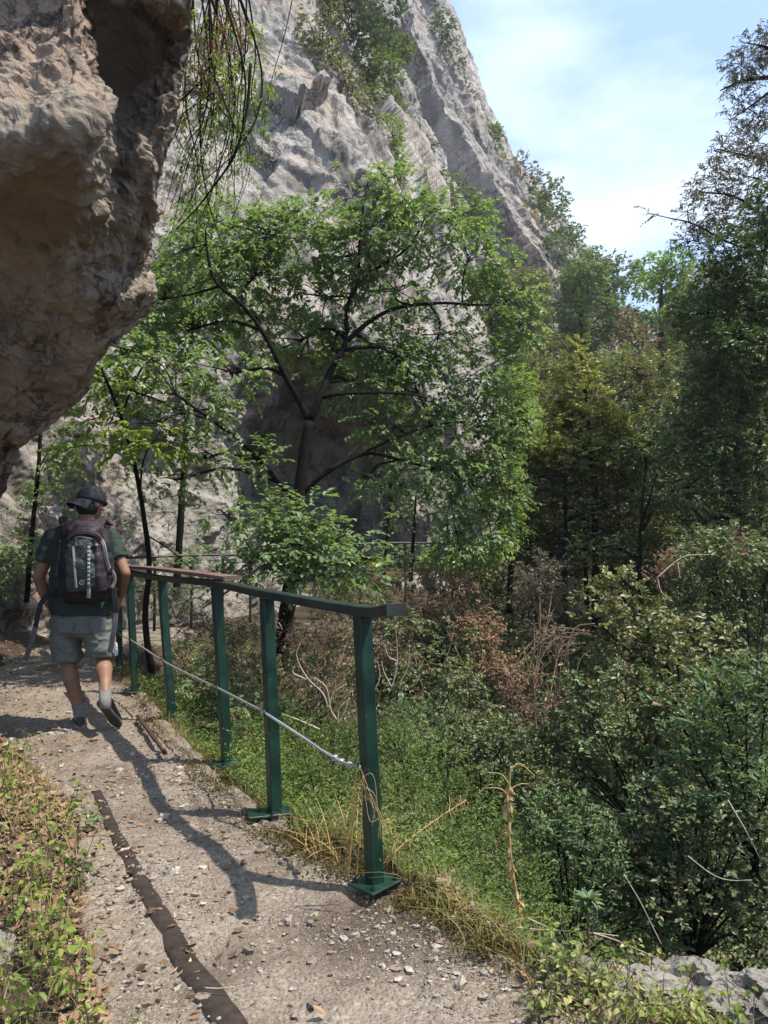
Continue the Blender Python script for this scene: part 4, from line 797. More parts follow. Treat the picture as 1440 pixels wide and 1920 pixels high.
tree('tall_tree', 'grey-brown thin-leaved tree standing against the sky at the right edge', 'tree',
     [([(1520, 900, 12), (1500, 600, 11.6), (1460, 400, 11), (1440, 300, 11)], .07, .03), ([(1450, 420, 11), (1380, 370, 10.8), (1310, 360, 10.6)], .03, .01), ([(1460, 480, 11), (1380, 460, 10.6), (1300, 420, 10.5), (1260, 410, 10.4), (1215, 400, 10.4)], .02, .004), ([(1440, 300, 11), (1390, 290, 11), (1345, 280, 11)], .02, .006)],
     [(1340, 340, 10.8, 45, 40), (1400, 330, 11, 60, 55), (1420, 260, 11, 50, 40), (1360, 280, 11, 30, 22), (1330, 400, 10.6, 55, 38), (1400, 420, 11, 60, 45), (1290, 395, 10.5, 26, 22), (1300, 450, 10.8, 40, 30), (1235, 403, 10.4, 14, 5), (1216, 395, 10.4, 5, 8)],
     'grey', .072, FAR, per=8, br=.012, k=6, cov=.95, kind='lance', twig=.004, up=.5, clump=.3)
tree('tall_tree', 'dark spreading branches hanging into the sky at the top right corner', 'tree',
     [([(1640, 700, 8.5), (1600, 350, 8.4), (1540, 180, 8.3), (1500, 120, 8.2)], .13, .06), ([(1560, 200, 8.3), (1470, 150, 8.2), (1400, 150, 8.1), (1350, 170, 8.1)], .04, .006), ([(1540, 180, 8.3), (1460, 100, 8.2), (1400, 80, 8.1)], .03, .006), ([(1470, 150, 8.2), (1420, 190, 8.1), (1370, 225, 8.1)], .02, .004)],
     [(1420, 90, 8.1, 40, 35), (1390, 120, 8.1, 32, 28), (1430, 150, 8.2, 36, 30), (1380, 170, 8.1, 26, 26), (1420, 215, 8.2, 40, 26), (1370, 225, 8.1, 20, 14), (1480, 80, 8.2, 50, 50)],
     'grey', .05, FAR, per=9, br=.010, k=6, cov=1.0, kind='lance', twig=.003, clump=.2)
tree('evergreen_tree', 'dense deep green evergreen covering the upper right slope', 'tree', trunk(1440, 1150, 600, 10.5, .06, -30), bl_fill([(400, 1400, 1470), (460, 1340, 1480), (520, 1310, 1480), (580, 1290, 1480), (640, 1330, 1480)], 9.5, 52), 'dark', .062, FAR, k=7, cov=2.2, twig=0, kind='ovate', per=4, up=.5)
tree('evergreen_tree', 'green glossy evergreen in the middle of the right edge', 'tree', trunk(1400, 1200, 760, 11, .05, -20), bl_fill([(700, 1280, 1480), (770, 1260, 1480), (840, 1250, 1480), (910, 1250, 1480), (980, 1270, 1480)], 10, 55), 'laurel', .072, FAR, k=7, cov=2.4, twig=0, per=4, up=.5, clump=.9)
tree('laurel_tree', 'pointed yellow-green laurel tree with slim dark trunks across the gorge', 'tree',
     [([(1118, 1180, 12), (1116, 1000, 12), (1112, 880, 12), (1100, 760, 12), (1088, 660, 12)], .07, .02), ([(1100, 1150, 12), (1096, 1000, 12), (1088, 860, 12)], .04, .015), ([(1160, 1000, 12.2), (1156, 860, 12.2), (1148, 780, 12.2)], .025, .01)],
     [(1085, 665, 12, 20, 26), (1082, 705, 12, 34, 30), (1090, 750, 12, 55, 36), (1100, 800, 12, 80, 46), (1040, 790, 12.2, 46, 40), (1160, 810, 12, 50, 40), (1090, 860, 11.8, 80, 40), (1020, 850, 12, 40, 40), (1180, 860, 12, 44, 40)], 'laurel_lime', .08, FAR, ntr=3, per=5, br=.015, k=7, cov=2.3, kind='ovate', twig=.003, up=.8, hang=0, clump=.8)
tree('laurel_tree', 'olive laurel tree crowded below the pointed yellow-green laurel', 'tree', trunk(1060, 1200, 880, 11.6, .05), bl_fill([(850, 1000, 1230), (905, 970, 1240), (960, 970, 1250), (1010, 970, 1230), (1060, 980, 1120)], 12.2, 46), 'laurel_olive', .075, FAR, per=4, br=.015, k=7, cov=2.1, kind='ovate', twig=.003, up=.6, hang=0, clump=.9)
tree('laurel_tree', 'grey-green laurel tree on the slope below and right of the olive laurel', 'tree', trunk(1200, 1200, 1000, 10.5, .05), bl_fill([(850, 1180, 1290), (1040, 1060, 1260), (1090, 1130, 1260), (940, 1200, 1300)], 11, 44), 'laurel', .075, FAR, per=4, k=7, cov=2.1, kind='ovate', twig=.003, up=.6, hang=0, clump=.9)
tree('laurel_tree', 'mid green laurel filling the hollow directly behind the slim laurel trunks', 'tree', trunk(1010, 1180, 900, 13.6, .04), bl_fill([(700, 980, 1240), (760, 960, 1260), (820, 960, 1260), (880, 960, 1260), (940, 960, 1260), (1000, 960, 1260), (1060, 960, 1260)], 14, 42), 'laurel_olive', .085, FAR, k=6, cov=1.5, kind='ovate', twig=0, per=3, up=.6, hang=0, clump=.9)
tree('laurel_tree', 'fresh green tree showing between the big forked tree and the slim laurel trunks', 'tree', trunk(990, 1100, 800, 12.8, .04), bl_fill([(720, 930, 1020), (780, 950, 1020), (850, 960, 1040), (930, 960, 1040), (1010, 960, 1040)], 12.6, 38), 'mid', .07, FAR, k=6, cov=1.4, kind='ovate', twig=0, per=3, up=.6, clump=.7)
shrub('shrub', 'brownish bush in the hollow under the slim laurel trunks', 'bush', (1000, 1300, 9), bl_fill([(1080, 960, 1060), (1130, 950, 1080), (1180, 950, 1060)], 9.6, 40), 'grey', .05, FAR, k=6, cov=1.1, kind='lance', twig=.003, per=9, bark='twig', clump=.1)
shrub('shrub', 'dark evergreen bush at the right edge below the dry slope', 'bush', (1420, 1350, 7.5), bl_fill([(1030, 1300, 1480), (1090, 1290, 1480), (1160, 1270, 1480), (1230, 1300, 1480)], 8, 52), 'laurel', .055, FAR, k=7, cov=1.6, kind='ovate', twig=0, per=5)
shrub('shrub', 'dry brown bush with drooping bare stems on the right slope', 'bush', (1300, 1130, 8.5), [(1290, 1050, 8.3, 70, 30), (1370, 1020, 8.2, 50, 30), (1240, 1080, 8.3, 40, 24)], 'rust', .04, FAR, k=5, cov=.5, kind='lance', twig=.004, per=14, bark='twig', clump=.1)
shrub('laurel_bush', 'pale grey-green laurel bush with browning leaves reaching out over the gorge', 'bush', (1300, 1420, 6.2), [(1160, 1110, 6.2, 50, 32), (1120, 1165, 6.1, 60, 30), (1200, 1160, 6.1, 60, 36), (1180, 1210, 6.2, 70, 36), (1270, 1200, 6.3, 55, 40), (1250, 1250, 6.2, 60, 36), (1160, 1260, 6.3, 45, 28), (1340, 1210, 6.5, 50, 40), (1330, 1260, 6.4, 50, 34)], 'laurel_olive', .062, FAR, k=7, cov=1.35, kind='ovate', twig=.003, per=6, up=.7, hang=0, clump=.35)
shrub('laurel_bush', 'dark laurel bush filling the slope under the pale laurel bush', 'bush', (1200, 1560, 5.4), bl_fill([(1310, 1060, 1300), (1370, 1000, 1300), (1430, 980, 1250), (1490, 960, 1230)], 5.6, 52), 'laurel', .052, FAR, k=7, cov=1.6, kind='ovate', twig=.003, per=6, up=.7, hang=0, clump=.35)
shrub('laurel_bush', 'dense dark green laurel bush in the lower right of the view', 'bush', (1300, 1800, 4.4), bl_fill([(1500, 1200, 1480), (1560, 1130, 1480), (1620, 1130, 1480), (1680, 1160, 1480), (1740, 1200, 1480)], 4.5, 58), 'laurel', .042, FAR, k=7, cov=1.6, kind='ovate', twig=.002, per=6, up=.7, hang=0, clump=.35)
shrub('oleander_bush', 'bright narrow-leaved bush rising at the right edge over the dark laurels', 'bush', (1420, 1660, 4.4), [(1350, 1290, 4.5, 40, 34), (1400, 1330, 4.4, 60, 42), (1330, 1360, 4.5, 60, 38), (1440, 1280, 4.5, 40, 40), (1300, 1420, 4.5, 50, 36), (1390, 1420, 4.4, 70, 44), (1440, 1490, 4.3, 40, 40), (1340, 1480, 4.4, 60, 36)], 'olean', .062, FAR, k=7, cov=1.25, kind='lance', twig=.002, per=7, up=1.1, hang=-.2, clump=.4)
shrub('oleander_bush', 'narrow-leaved green bush just beyond the dead curled stalk', 'bush', (1080, 1800, 4.3), bl_fill([(1540, 1000, 1150), (1600, 960, 1160), (1660, 980, 1180), (1720, 1010, 1230)], 4.4, 46), 'olean', .042, FAR, k=7, cov=1.35, kind='lance', twig=.002, per=6, up=.9, hang=0, clump=.35)

# ------------------------------------------------------------------ gully behind the railing
GUL = 'bushes in the gully behind the railing'
shrub('shrub', 'small-leaved glossy bush right of the nearest railing post', 'bush', (820, 1400, 6.6), [(800, 1240, 6.5, 55, 34), (850, 1190, 6.7, 45, 30), (780, 1290, 6.4, 55, 34), (860, 1270, 6.6, 45, 30), (890, 1330, 6.4, 45, 30), (760, 1170, 7, 40, 26)], 'laurel', .040, GUL, k=7, cov=1.0, kind='ovate', twig=.002, per=9, bark='twig', clump=.2)
shrub('shrub', 'tangled brown thorny thicket under the crown of the sapling', 'bush', (600, 1380, 7.4), [(560, 1200, 7.6, 55, 40), (620, 1190, 7.6, 55, 40), (680, 1200, 7.5, 45, 45), (600, 1260, 7.3, 60, 40), (660, 1270, 7.2, 40, 40), (740, 1230, 7.3, 50, 40), (520, 1260, 7.4, 40, 40), (610, 1310, 7.0, 60, 30)], 'grey', .034, GUL, k=6, cov=.6, kind='ovate', twig=.003, per=70, br=.008, bark='twig', clump=.0)
shrub('shrub', 'rusty bramble tumbling down the bank at the middle of the view', 'bush', (900, 1340, 8.4), [(860, 1110, 8.6, 50, 30), (890, 1160, 8.4, 45, 34), (920, 1210, 8.2, 40, 34), (940, 1260, 8.0, 40, 34), (820, 1080, 8.8, 50, 24), (800, 1130, 8.6, 50, 26), (960, 1310, 7.6, 30, 30)], 'rust', .036, GUL, k=6, cov=1.5, kind='ovate', twig=.003, per=16, bark='twig', clump=.1)
shrub('shrub', 'dark bush with dead drooping branches at the brink of the gorge', 'bush', (1010, 1420, 7.4), [(1000, 1260, 7.6, 50, 40), (1040, 1310, 7.4, 45, 45), (990, 1350, 7.2, 40, 40), (1050, 1210, 8, 50, 34)], 'grey', .036, GUL, k=6, cov=.5, kind='lance', twig=.003, per=26, bark='twig', clump=.0)
shrub('shrub', 'green bush below the rusty bramble on the gully floor', 'bush', (900, 1560, 5.6), bl_fill([(1370, 830, 960), (1420, 800, 980), (1470, 840, 980)], 5.7, 42), 'laurel', .036, GUL, k=7, cov=1.3, kind='ovate', twig=.002, per=6, clump=.2)
shrub('shrub', 'low leafy bush in shade between the two farthest posts and the big trunk', 'bush', (430, 1360, 6.6), [(420, 1230, 6.8, 50, 34), (380, 1290, 6.3, 45, 34), (450, 1290, 6.3, 45, 34), (340, 1220, 7.2, 40, 26), (440, 1350, 5.7, 40, 30)], 'hack', .034, GUL, k=7, cov=.8, kind='ovate', twig=.002, per=9, bark='twig', clump=.1)
shrub('shrub', 'shaded leafy bush at the far left beside the cliff foot', 'bush', (40, 1130, 8.6), [(30, 1060, 8.6, 50, 34), (100, 1080, 8.8, 40, 26), (-20, 1100, 8.4, 50, 30)], 'hack', .05, GUL, k=6, cov=.9, twig=.002, per=8, bark='twig')
for lab, base_, bl_, mt_, sz_, kd_, cv_ in (
    ('tall fresh green weeds right of the nearest post', (800, 1760, 4.2), bl_fill([(1420, 720, 880), (1480, 730, 930), (1540, 740, 950), (1600, 790, 960)], 4.6, 46), 'weed', .030, 'lance', .55),
    ('green leafy weeds between the fourth and nearest posts', (620, 1600, 4.6), bl_fill([(1400, 540, 690), (1450, 540, 690), (1510, 550, 690), (1560, 590, 690)], 4.8, 40), 'weed', .030, 'lance', .5),
    ('green weeds between the third and fourth posts', (470, 1500, 5.0), bl_fill([(1360, 430, 500), (1410, 440, 505), (1460, 470, 505)], 5.2, 30), 'weed', .030, 'lance', .5),
    ('dark green weeds at the foot of the bank below the dead stalk', (900, 1800, 3.7), bl_fill([(1640, 830, 1000), (1690, 880, 1040), (1740, 960, 1080)], 3.9, 42), 'weed', .026, 'lance', .5),
    ('broad green bush on the gully floor beyond the nearest post', (760, 1480, 5.8), bl_fill([(1340, 700, 840), (1390, 640, 830)], 6.0, 42), 'olean', .036, 'lance', .6),
    ('shaded green bush beyond the fourth post', (600, 1400, 6.6), bl_fill([(1340, 530, 640), (1300, 430, 520), (1260, 540, 700)], 6.6, 38), 'laurel', .038, 'ovate', .6),
    ('deep green shrub in the gully behind the second and third posts', (370, 1330, 7.2), bl_fill([(1240, 320, 480), (1290, 330, 470)], 7.0, 34), 'laurel', .036, 'ovate', .5),
    ('tall grassy weeds close behind the two far posts', (300, 1330, 6.4), bl_fill([(1290, 270, 330), (1330, 300, 400)], 6.3, 24), 'weed', .03, 'lance', .45)):
    shrub('weed_clump', lab, 'weeds', base_, bl_, mt_, sz_, GUL, k=7, cov=cv_, kind=kd_, twig=.001, per=5, br=.005, up=1.2, hang=-.1, clump=.35, flat=.3)
shrub('shrub', 'brown scrub covering the far bank left of the big trunk', 'bush', (440, 1260, 8.8), [(380, 1170, 9, 50, 24), (460, 1180, 9, 50, 24), (340, 1210, 8.6, 40, 24), (430, 1220, 8.4, 50, 24)], 'grey', .036, GUL, k=6, cov=.6, twig=.003, per=30, br=.008, bark='twig', clump=.2)
shrub('shrub', 'green scrub along the far bank right of the big trunk', 'bush', (700, 1240, 9), [(620, 1140, 9.4, 50, 22), (700, 1140, 9.4, 50, 24), (780, 1150, 9.2, 50, 26), (700, 1180, 9, 50, 22)], 'laurel_olive', .044, GUL, k=6, cov=.8, twig=.003, per=20, br=.008, bark='twig', clump=.3)
shrub('shrub', 'leafy shrub at the foot of the cliff between the hiker and the slender tree', 'bush', (250, 1180, 9.6), [(290, 1090, 9.6, 40, 26), (230, 1110, 9.4, 30, 20), (320, 1060, 9.8, 34, 20)], 'hack', .045, GUL, k=6, cov=.6, twig=.003, per=14, br=.008, bark='twig', clump=.2)
tree('hackberry_tree', 'leafy tree added to shade the cliff foot behind the left limbs of the big forked tree', 'tree', trunk(330, 1120, 620, 11.3, .06, 30), [(270, 560, 11, 50, 50), (330, 500, 11, 60, 50), (400, 470, 11.2, 60, 46), (470, 500, 11.4, 60, 46), (340, 590, 11, 60, 46), (430, 570, 11.2, 60, 46), (260, 650, 10.6, 50, 40), (200, 720, 10.4, 40, 50), (330, 680, 10.8, 60, 40), (140, 820, 9.8, 36, 24)], 'hack', .075, k=8, cov=1.0, hang=.35, flat=.7, twig=.002, clump=.5)  # tree added so its canopy shades the rock wall behind the hiker
shrub('creeper', 'leafy creeper climbing the rock wall around the head of the hiker', 'climbing plant', (120, 1060, 9.8), [(110, 870, 9.7, 40, 30), (60, 930, 9.5, 40, 40), (130, 940, 9.9, 30, 30), (220, 900, 10.6, 24, 24), (230, 990, 10.8, 26, 20), (30, 1010, 9.3, 40, 40), (100, 1030, 9.7, 30, 24), (330, 960, 11.6, 34, 24)], 'hack', .055, GUL, k=6, cov=.5, twig=.002, per=10, bark='twig', clump=.1)
for lab, base_, bl_, sz_ in (('dark twiggy scrub between the fourth and nearest posts below the top rail', (590, 1330, 6.2), bl_fill([(1190, 530, 670), (1240, 530, 670), (1290, 540, 660)], 6.6, 34), .034), ('dark twiggy scrub between the third and fourth posts below the top rail', (460, 1330, 6.4), bl_fill([(1190, 420, 500), (1240, 420, 505)], 6.8, 30), .034)):
    shrub('shrub', lab, 'bush', base_, bl_, 'dark', sz_, GUL, k=6, cov=.28, kind='ovate', twig=.0025, per=26, br=.008, bark='twig', clump=.1)
# thin dark stems at the cave mouth and leafy clumps along the far ledge
for q, (x_, y0, y1, d_, ln_, lab) in enumerate(((770, 1090, 930, 11.6, 10, 'thin dark sapling growing at the mouth of the cave'), (850, 1100, 960, 11.8, -14, 'crooked thin sapling right of the cave mouth'), (720, 1080, 880, 13.5, 16, 'slim shaded sapling inside the cave mouth'))):
    tree('young_tree', lab, 'tree', trunk(x_, y0, y1, d_, .035, ln_), [(x_ + ln_ + 20, y1 - 10, d_, 45, 26), (x_ - 20, y1 + 40, d_, 35, 20), (x_ + 30, y0 - 40, d_, 50, 20)], 'hack', .06, per=6, br=.01, k=6, cov=.7, twig=.003)
for x_, y_, d_, rx_, mt_, lab in ((640, 1110, 10.8, 60, 'mid', 'low leafy bush on the far ledge behind the sapling'), (740, 1075, 11.4, 60, 'mid', 'pale leafy bush under the far thin railing'), (860, 1060, 11.6, 60, 'laurel_olive', 'olive bush at the right end of the far thin railing'), (330, 1120, 9.6, 50, 'hack', 'leafy bush at the cliff foot behind the third post')):
    shrub('shrub', lab, 'bush', (x_, y_ + 40, d_), [(x_ - rx_ * .5, y_, d_, rx_ * .6, 24), (x_ + rx_ * .5, y_ + 5, d_, rx_ * .6, 22)], mt_, .055, 'bushes along the far ledge', k=6, cov=.9, twig=.003, per=8, bark='twig')

# ------------------------------------------------------------------ plants growing on the cliff
CL = 'shrubs growing out of the cliff'
for lab, bl_, mt_, sz_, cv_ in (
    ('dark green shrub overhanging the top of the cliff gully', [(660, 20, 29, 55, 36), (720, 10, 30, 50, 34), (690, 60, 29, 40, 34), (640, -20, 29, 60, 40)], 'dark', .13, 1.8),
    ('rounded green shrub below the dark one in the cliff gully', [(745, 90, 31, 34, 24), (715, 80, 30, 34, 22)], 'mid', .12, 1.7),
    ('trailing green shrubs in the middle of the cliff gully', [(690, 110, 29, 34, 30), (720, 140, 29, 40, 34), (700, 190, 28, 34, 30), (735, 210, 29, 30, 34)], 'mid', .11, 1.6),
    ('dry yellowish shrub on the edge of the near cliff', [(600, 110, 24.0, 46, 40), (635, 150, 24.0, 46, 36), (585, 50, 24.0, 36, 40), (655, 185, 24.5, 40, 40), (685, 225, 24.5, 32, 34), (620, 70, 24.5, 30, 30), (610, 10, 24, 36, 34)], 'laurel_olive', .10, 1.0),
    ('hanging green growth down the edge of the near cliff', [(735, 250, 25, 22, 36), (748, 290, 25, 16, 30), (750, 330, 25, 20, 24)], 'hack_yel', .09, 1.3),
    ('small round bush alone on the far cliff face', [(800, 270, 38, 22, 18), (790, 285, 38, 14, 14)], 'dark', .13, 1.8),
    ('green bush at the foot of the far cliff above the big tree', [(830, 345, 36, 44, 22), (800, 350, 35, 34, 18), (870, 370, 37, 40, 26), (900, 410, 38, 36, 26)], 'mid', .13, 1.8),
    ('feathery tree on the skyline at the top of the ridge', [(830, 50, 52, 24, 26), (835, 80, 52, 26, 26), (850, 115, 52, 18, 20), (822, 30, 52, 12, 12)], 'dark', .20, 1.1),
    ('leaning bush on the skyline just below the feathery tree', [(872, 165, 54, 14, 16), (882, 185, 54, 12, 12)], 'dark', .19, 1.2),
    ('round green bush on the skyline halfway down the ridge', [(925, 245, 56, 14, 18), (932, 265, 56, 11, 14)], 'mid', .19, 1.8),
    ('thin grey-green tree on the lower skyline of the ridge', [(975, 310, 58, 24, 22), (990, 335, 58, 24, 20), (1005, 315, 58, 14, 14)], 'grey', .22, 1.1),
    ('spreading green tree on the lower skyline of the ridge', [(1020, 350, 58, 30, 22), (1035, 375, 58, 30, 22), (1010, 385, 57, 34, 22), (1050, 395, 58, 14, 12)], 'mid', .22, 1.7),
    ('dense green bush low on the ridge under the spreading tree', [(1040, 420, 56, 36, 26), (1060, 460, 54, 34, 26), (1080, 440, 56, 20, 18), (1030, 470, 52, 34, 28)], 'far', .22, 1.8),
    ('tawny dry grass clump on the lower ridge of the far cliff', [(950, 305, 55, 20, 14), (985, 400, 54, 20, 16), (1000, 420, 54, 22, 14)], 'grass', .2, .9)):
    d_ = bl_[0][2]; shrub('cliff_shrub', lab, 'shrub', (bl_[0][0], bl_[0][1] + bl_[0][4] * 1.2, d_ + .6), bl_, mt_, sz_, CL, k=6, cov=cv_, twig=.008, per=6, br=.03, kind='round' if mt_ in ('mid', 'far') else 'ovate', clump=.3)

# ------------------------------------------------------------------ stems hanging over the edge of the overhang
hang = empty('hanging_shrub', P(350, -60, 4.4), 'bare-stemmed shrub dangling beside the top of the overhanging rock', 'shrub')
g = Geo(); tips = []
for k in range(34):
    x0 = rng.uniform(345, 470); x1 = x0 + rng.normal() * 45 - 30; y1 = rng.uniform(250, 520); d0 = rng.uniform(4.5, 5.6)
    ps = [P(x0, -80, d0), P(x0 + rng.normal() * 30 + 10, y1 * .35, d0 + .1), P((x0 + x1) / 2 + rng.normal() * 30, y1 * .7, d0 + .1), P(max(x1, 285), y1, d0 + .2)]
    g.geo(tube(ps, rng.uniform(.003, .009), .002, 5, 16)); tips += [spline(ps, 12)]
for ps in ([(470, 120, 4.6), (462, 210, 4.6), (440, 290, 4.6), (400, 350, 4.7), (365, 395, 4.8), (330, 430, 4.8)], [(400, -60, 4.6), (440, 60, 4.6), (460, 150, 4.6), (455, 230, 4.6)]): g.geo(tube([P(*q) for q in ps], .011, .004, 6, 26))
tp_ = np.concatenate([t_[2:9] for t_ in tips]); tp_ = tp_[rng.choice(len(tp_), 420)]
lf, tw = sprays(tp_, rng.normal(size=tp_.shape) + (0.3, 0, -.6), .16, 6, .046, 'lance', .5, .4, .5, .0015); g.geo(tw)
obj('stems', g, M['bark'], hang, smooth=True); obj('foliage', lf, M['hack_yel'], hang)
lf, tw, c_, r_ = crown([(385, 110, 4.7, 36, 26), (365, 140, 4.7, 22, 24), (430, 60, 4.9, 40, 40), (400, 180, 4.9, 30, 30)], .035, 5, .5, 'lance', twig=.0012); obj('dead_leaves', lf, M['rust'], hang)
sp = empty('leafy_spray', P(497, 190, 4.5), 'small leafy spray hanging alone in front of the pale cliff', 'branch', None)
g = Geo(); g.geo(tube([P(560, -60, 4.5), P(535, 60, 4.5), P(505, 170, 4.5), P(490, 290, 4.5)], .004, .0015, 5, 20)); a_ = spline([P(512, 150, 4.5), P(498, 210, 4.5), P(489, 285, 4.5)], 16)
lf, tw = sprays(a_, rng.normal(size=a_.shape) * .6 + (0, 0, -1.), .07, 4, .045, 'lance', .4, .4, .6, .001); g.geo(tw); obj('stem', g, M['bark'], sp); obj('foliage', lf, M['hack_yel'], sp)

# ------------------------------------------------------------------ ground cover
def scatter(n, x0, x1, y0, y1):
    return rng.uniform(x0, x1, n), rng.uniform(y0, y1, n)
def surf(x, y): z = terrain(x, y); pm = path_mask(x, y); return np.where(pm, .015 + .0 * z, z), pm
# weeds filling the gully
x, y = scatter(120000, -2.6, 3.4, 2.4, 9.5); ins_ = inside(x, y, POLY); sd_e = segdist(x, y, E)
kp = ~ins_ & (sd_e > .03) & (x < 1.6 + .22 * y) & (rng.uniform(size=len(x)) < np.clip(1.9 - .16 * y, .25, 1) * (.55 + .45 * fbm(np.c_[x, y, x * 0] * 1.1, 2, 3)) + .12)
kp &= np.min([np.hypot(x - b_[0], y - b_[1]) for b_ in bases[:3]], axis=0) > .2
x, y, sd_e = x[kp], y[kp], sd_e[kp]; z = terrain(x, y); hgt = np.clip(.18 + sd_e * .75, .14, 1.15) * rng.uniform(.3, 1.3, len(x)) * (1 + .45 * fbm(np.c_[x, y, x * 0] * 1.4, 2, 33)); m = len(x)
o_ = np.c_[x, y, z]; g = Geo(); base_ = o_ + np.c_[np.zeros(m), np.zeros(m), hgt * rng.uniform(.1, .75, m)]
sel = (rng.uniform(size=m) < .5)
lf, tw = sprays(base_[sel], rng.normal(size=(sel.sum(), 3)) * .5 + (-.1, 0, .9), hgt[sel] * .55, 7, .030, 'lance', .25, .3, .1, .0012, 3)
gg = Geo(); gg.geo(lf); struct('undergrowth', gg, M['weed'], False, 'stuff')
print('weeds', m)
s2 = ~sel & (rng.uniform(size=m) < .22) & (base_[:, 1] < 5.5)
lf, tw = sprays(base_[s2], rng.normal(size=(s2.sum(), 3)) * .5 + (-.1, 0, .9), hgt[s2] * .5, 6, .034, 'lance', .3, .3, .0, .0012, 3); struct('undergrowth', lf, M['bright'], False, 'stuff')
def blades(o_, ln, wd, bend, n_=5):
    m = len(o_); a = rng.uniform(0, 2 * math.pi, m); h_ = np.stack((np.cos(a), np.sin(a), 0 * a), -1); s_ = np.stack((-np.sin(a), np.cos(a), 0 * a), -1)
    t = np.linspace(0, 1, n_); ln = np.broadcast_to(ln, (m,)); bend = np.broadcast_to(bend, (m,))
    c = o_[:, None] + ln[:, None, None] * (np.array((0, 0, 1.)) * (t - .35 * bend[:, None] * t ** 2)[..., None] + h_[:, None] * (bend[:, None] * t ** 2)[..., None] * .8)
    w_ = (wd * (1 - t ** 1.5) + .0004)[None, :, None]; V = np.stack((c - s_[:, None] * w_, c + s_[:, None] * w_), 2)
    i = np.arange(m * n_ * 2).reshape(m, n_, 2); q = np.stack((i[:, :-1, 0], i[:, :-1, 1], i[:, 1:, 1], i[:, 1:, 0]), -1).reshape(-1, 4); return V.reshape(-1, 3), q, []
def cover(n, dlo, dhi, plo, phi, size, hk, mt, k=6, kind='ovate', cond=None):
    d = np.exp(rng.uniform(np.log(dlo), np.log(dhi), n)); x = (rng.uniform(plo, phi, n) - 720) / FPX * d; kp = ~inside(x, d, POLY) & (fbm(np.c_[x, d, 0 * x] * .6, 3, 9) > -.55)
    x, d = x[kp], d[kp]; h = hk * (.5 + d * .09) * rng.uniform(.1, 1.1, len(x)) * (1 + .5 * fbm(np.c_[x, d, 0 * x] * .5, 2, 15)); sz = size * d; o_ = np.c_[x, d, terrain(x, d) + h]; V = []; 
    lf = leaves(np.repeat(o_, k, 0) + rng.normal(size=(len(x) * k, 3)) * np.repeat(sz, k)[:, None] * 1.4, rng.normal(size=(len(x) * k, 3)) + (-.2, -.3, .3), rng.normal(size=(len(x) * k, 3)) * .5 + (0, -.2, 1), np.repeat(sz, k) * rng.uniform(.6, 1.2, len(x) * k), kind)
    struct('undergrowth', lf, M[mt], False, 'stuff')
cover(16000, 9, 75, 900, 1500, .0065, 1.0, 'laurel', 6)
cover(9000, 9, 75, 850, 1500, .0065, 1.1, 'mid', 6)
cover(9000, 4.5, 14, 700, 1500, .0075, .5, 'laurel', 6)
cover(3500, 4.5, 12, 640, 1300, .006, .4, 'grey', 6, 'lance')
cover(9000, 8, 16, 850, 1350, .006, 1.2, 'laurel_olive', 6)
# fringe of grass and moss along the outer edge
t_i = rng.uniform(0, len(ke) - 1.01, 9000); i_ = t_i.astype(int); eo = ke[i_] + (ke[i_ + 1] - ke[i_]) * (t_i - i_)[:, None] + nrm[i_] * (rng.normal(size=(9000, 1)) * .07 + .05)
kp = (eo[:, 1] < 10) & (vn(np.c_[eo * 3, eo[:, 0] * 0]) + rng.uniform(-.5, .5, 9000) > .15); eo = eo[kp]; offp = lambda e_: np.min([np.hypot(e_[:, 0] - b_[0], e_[:, 1] - b_[1]) for b_ in bases[:3]], axis=0) > .13
eo = eo[offp(eo)]
struct('grass', blades(np.c_[eo, np.where(path_mask(eo[:, 0], eo[:, 1]), .03, terrain(eo[:, 0], eo[:, 1]))], rng.uniform(.04, .17, len(eo)), .0018, rng.uniform(.2, 1.6, len(eo))), M['grass'], False, 'stuff')
t_i = rng.uniform(0, len(ke) - 1.01, 60000); i_ = t_i.astype(int); eo = ke[i_] - nrm[i_] * np.abs(rng.normal(size=(60000, 1))) * .10 + nrm[i_] * .04; nn_ = fbm(np.c_[eo * 2.2, eo[:, 0] * 0], 3, 4)
eo = eo[(nn_ + rng.uniform(-.4, .4, len(nn_)) > .0) & (eo[:, 1] < 9) & offp(eo)]; o3 = np.c_[eo, np.full(len(eo), .034) + .008 * rng.normal(size=len(eo))]
struct('moss', leaves(o3, rng.normal(size=o3.shape) + (0, 0, .5), rng.normal(size=o3.shape), rng.uniform(.006, .016, len(o3)), 'chip'), M['moss'], False, 'stuff')
# dead leaves: left bank, path margins, far ledge
x, y = scatter(60000, -6.5, 2.4, 1.3, 13.5); ins_ = inside(x, y, POLY); pm = path_mask(x, y); dl = segdist(x, y, LE); de = segdist(x, y, E)
wgt = np.where(pm, .03 + 1.0 * np.exp(-dl / .3) + .35 * np.exp(-de / .12) * (y > 3.2), np.where(y > 10, .55, .85)); wgt = wgt * (1 + .6 * fbm(np.c_[x, y, 0 * x] * 1.7, 3, 5)); wgt = np.where(ins_, wgt, np.where(y > 8, .55, .06))
kp = rng.uniform(size=len(x)) < wgt * np.clip(1.25 - y * .06, .3, 1); x, y = x[kp], y[kp]; z = np.where(path_mask(x, y), path_z(x, y) + .004, terrain(x, y) + .004) + rng.uniform(0, .012, len(x))
o3 = np.c_[x, y, z]; h3 = rng.normal(size=o3.shape) * (1, 1, .25); lf = leaves(o3, h3, rng.normal(size=o3.shape) * .45 + (0, 0, 1), np.clip(rng.lognormal(-3.75, .4, len(o3)), .010, .05), 'dry')
struct('fallen_leaves', lf, M['litter'], False, 'stuff'); print('litter', len(x))
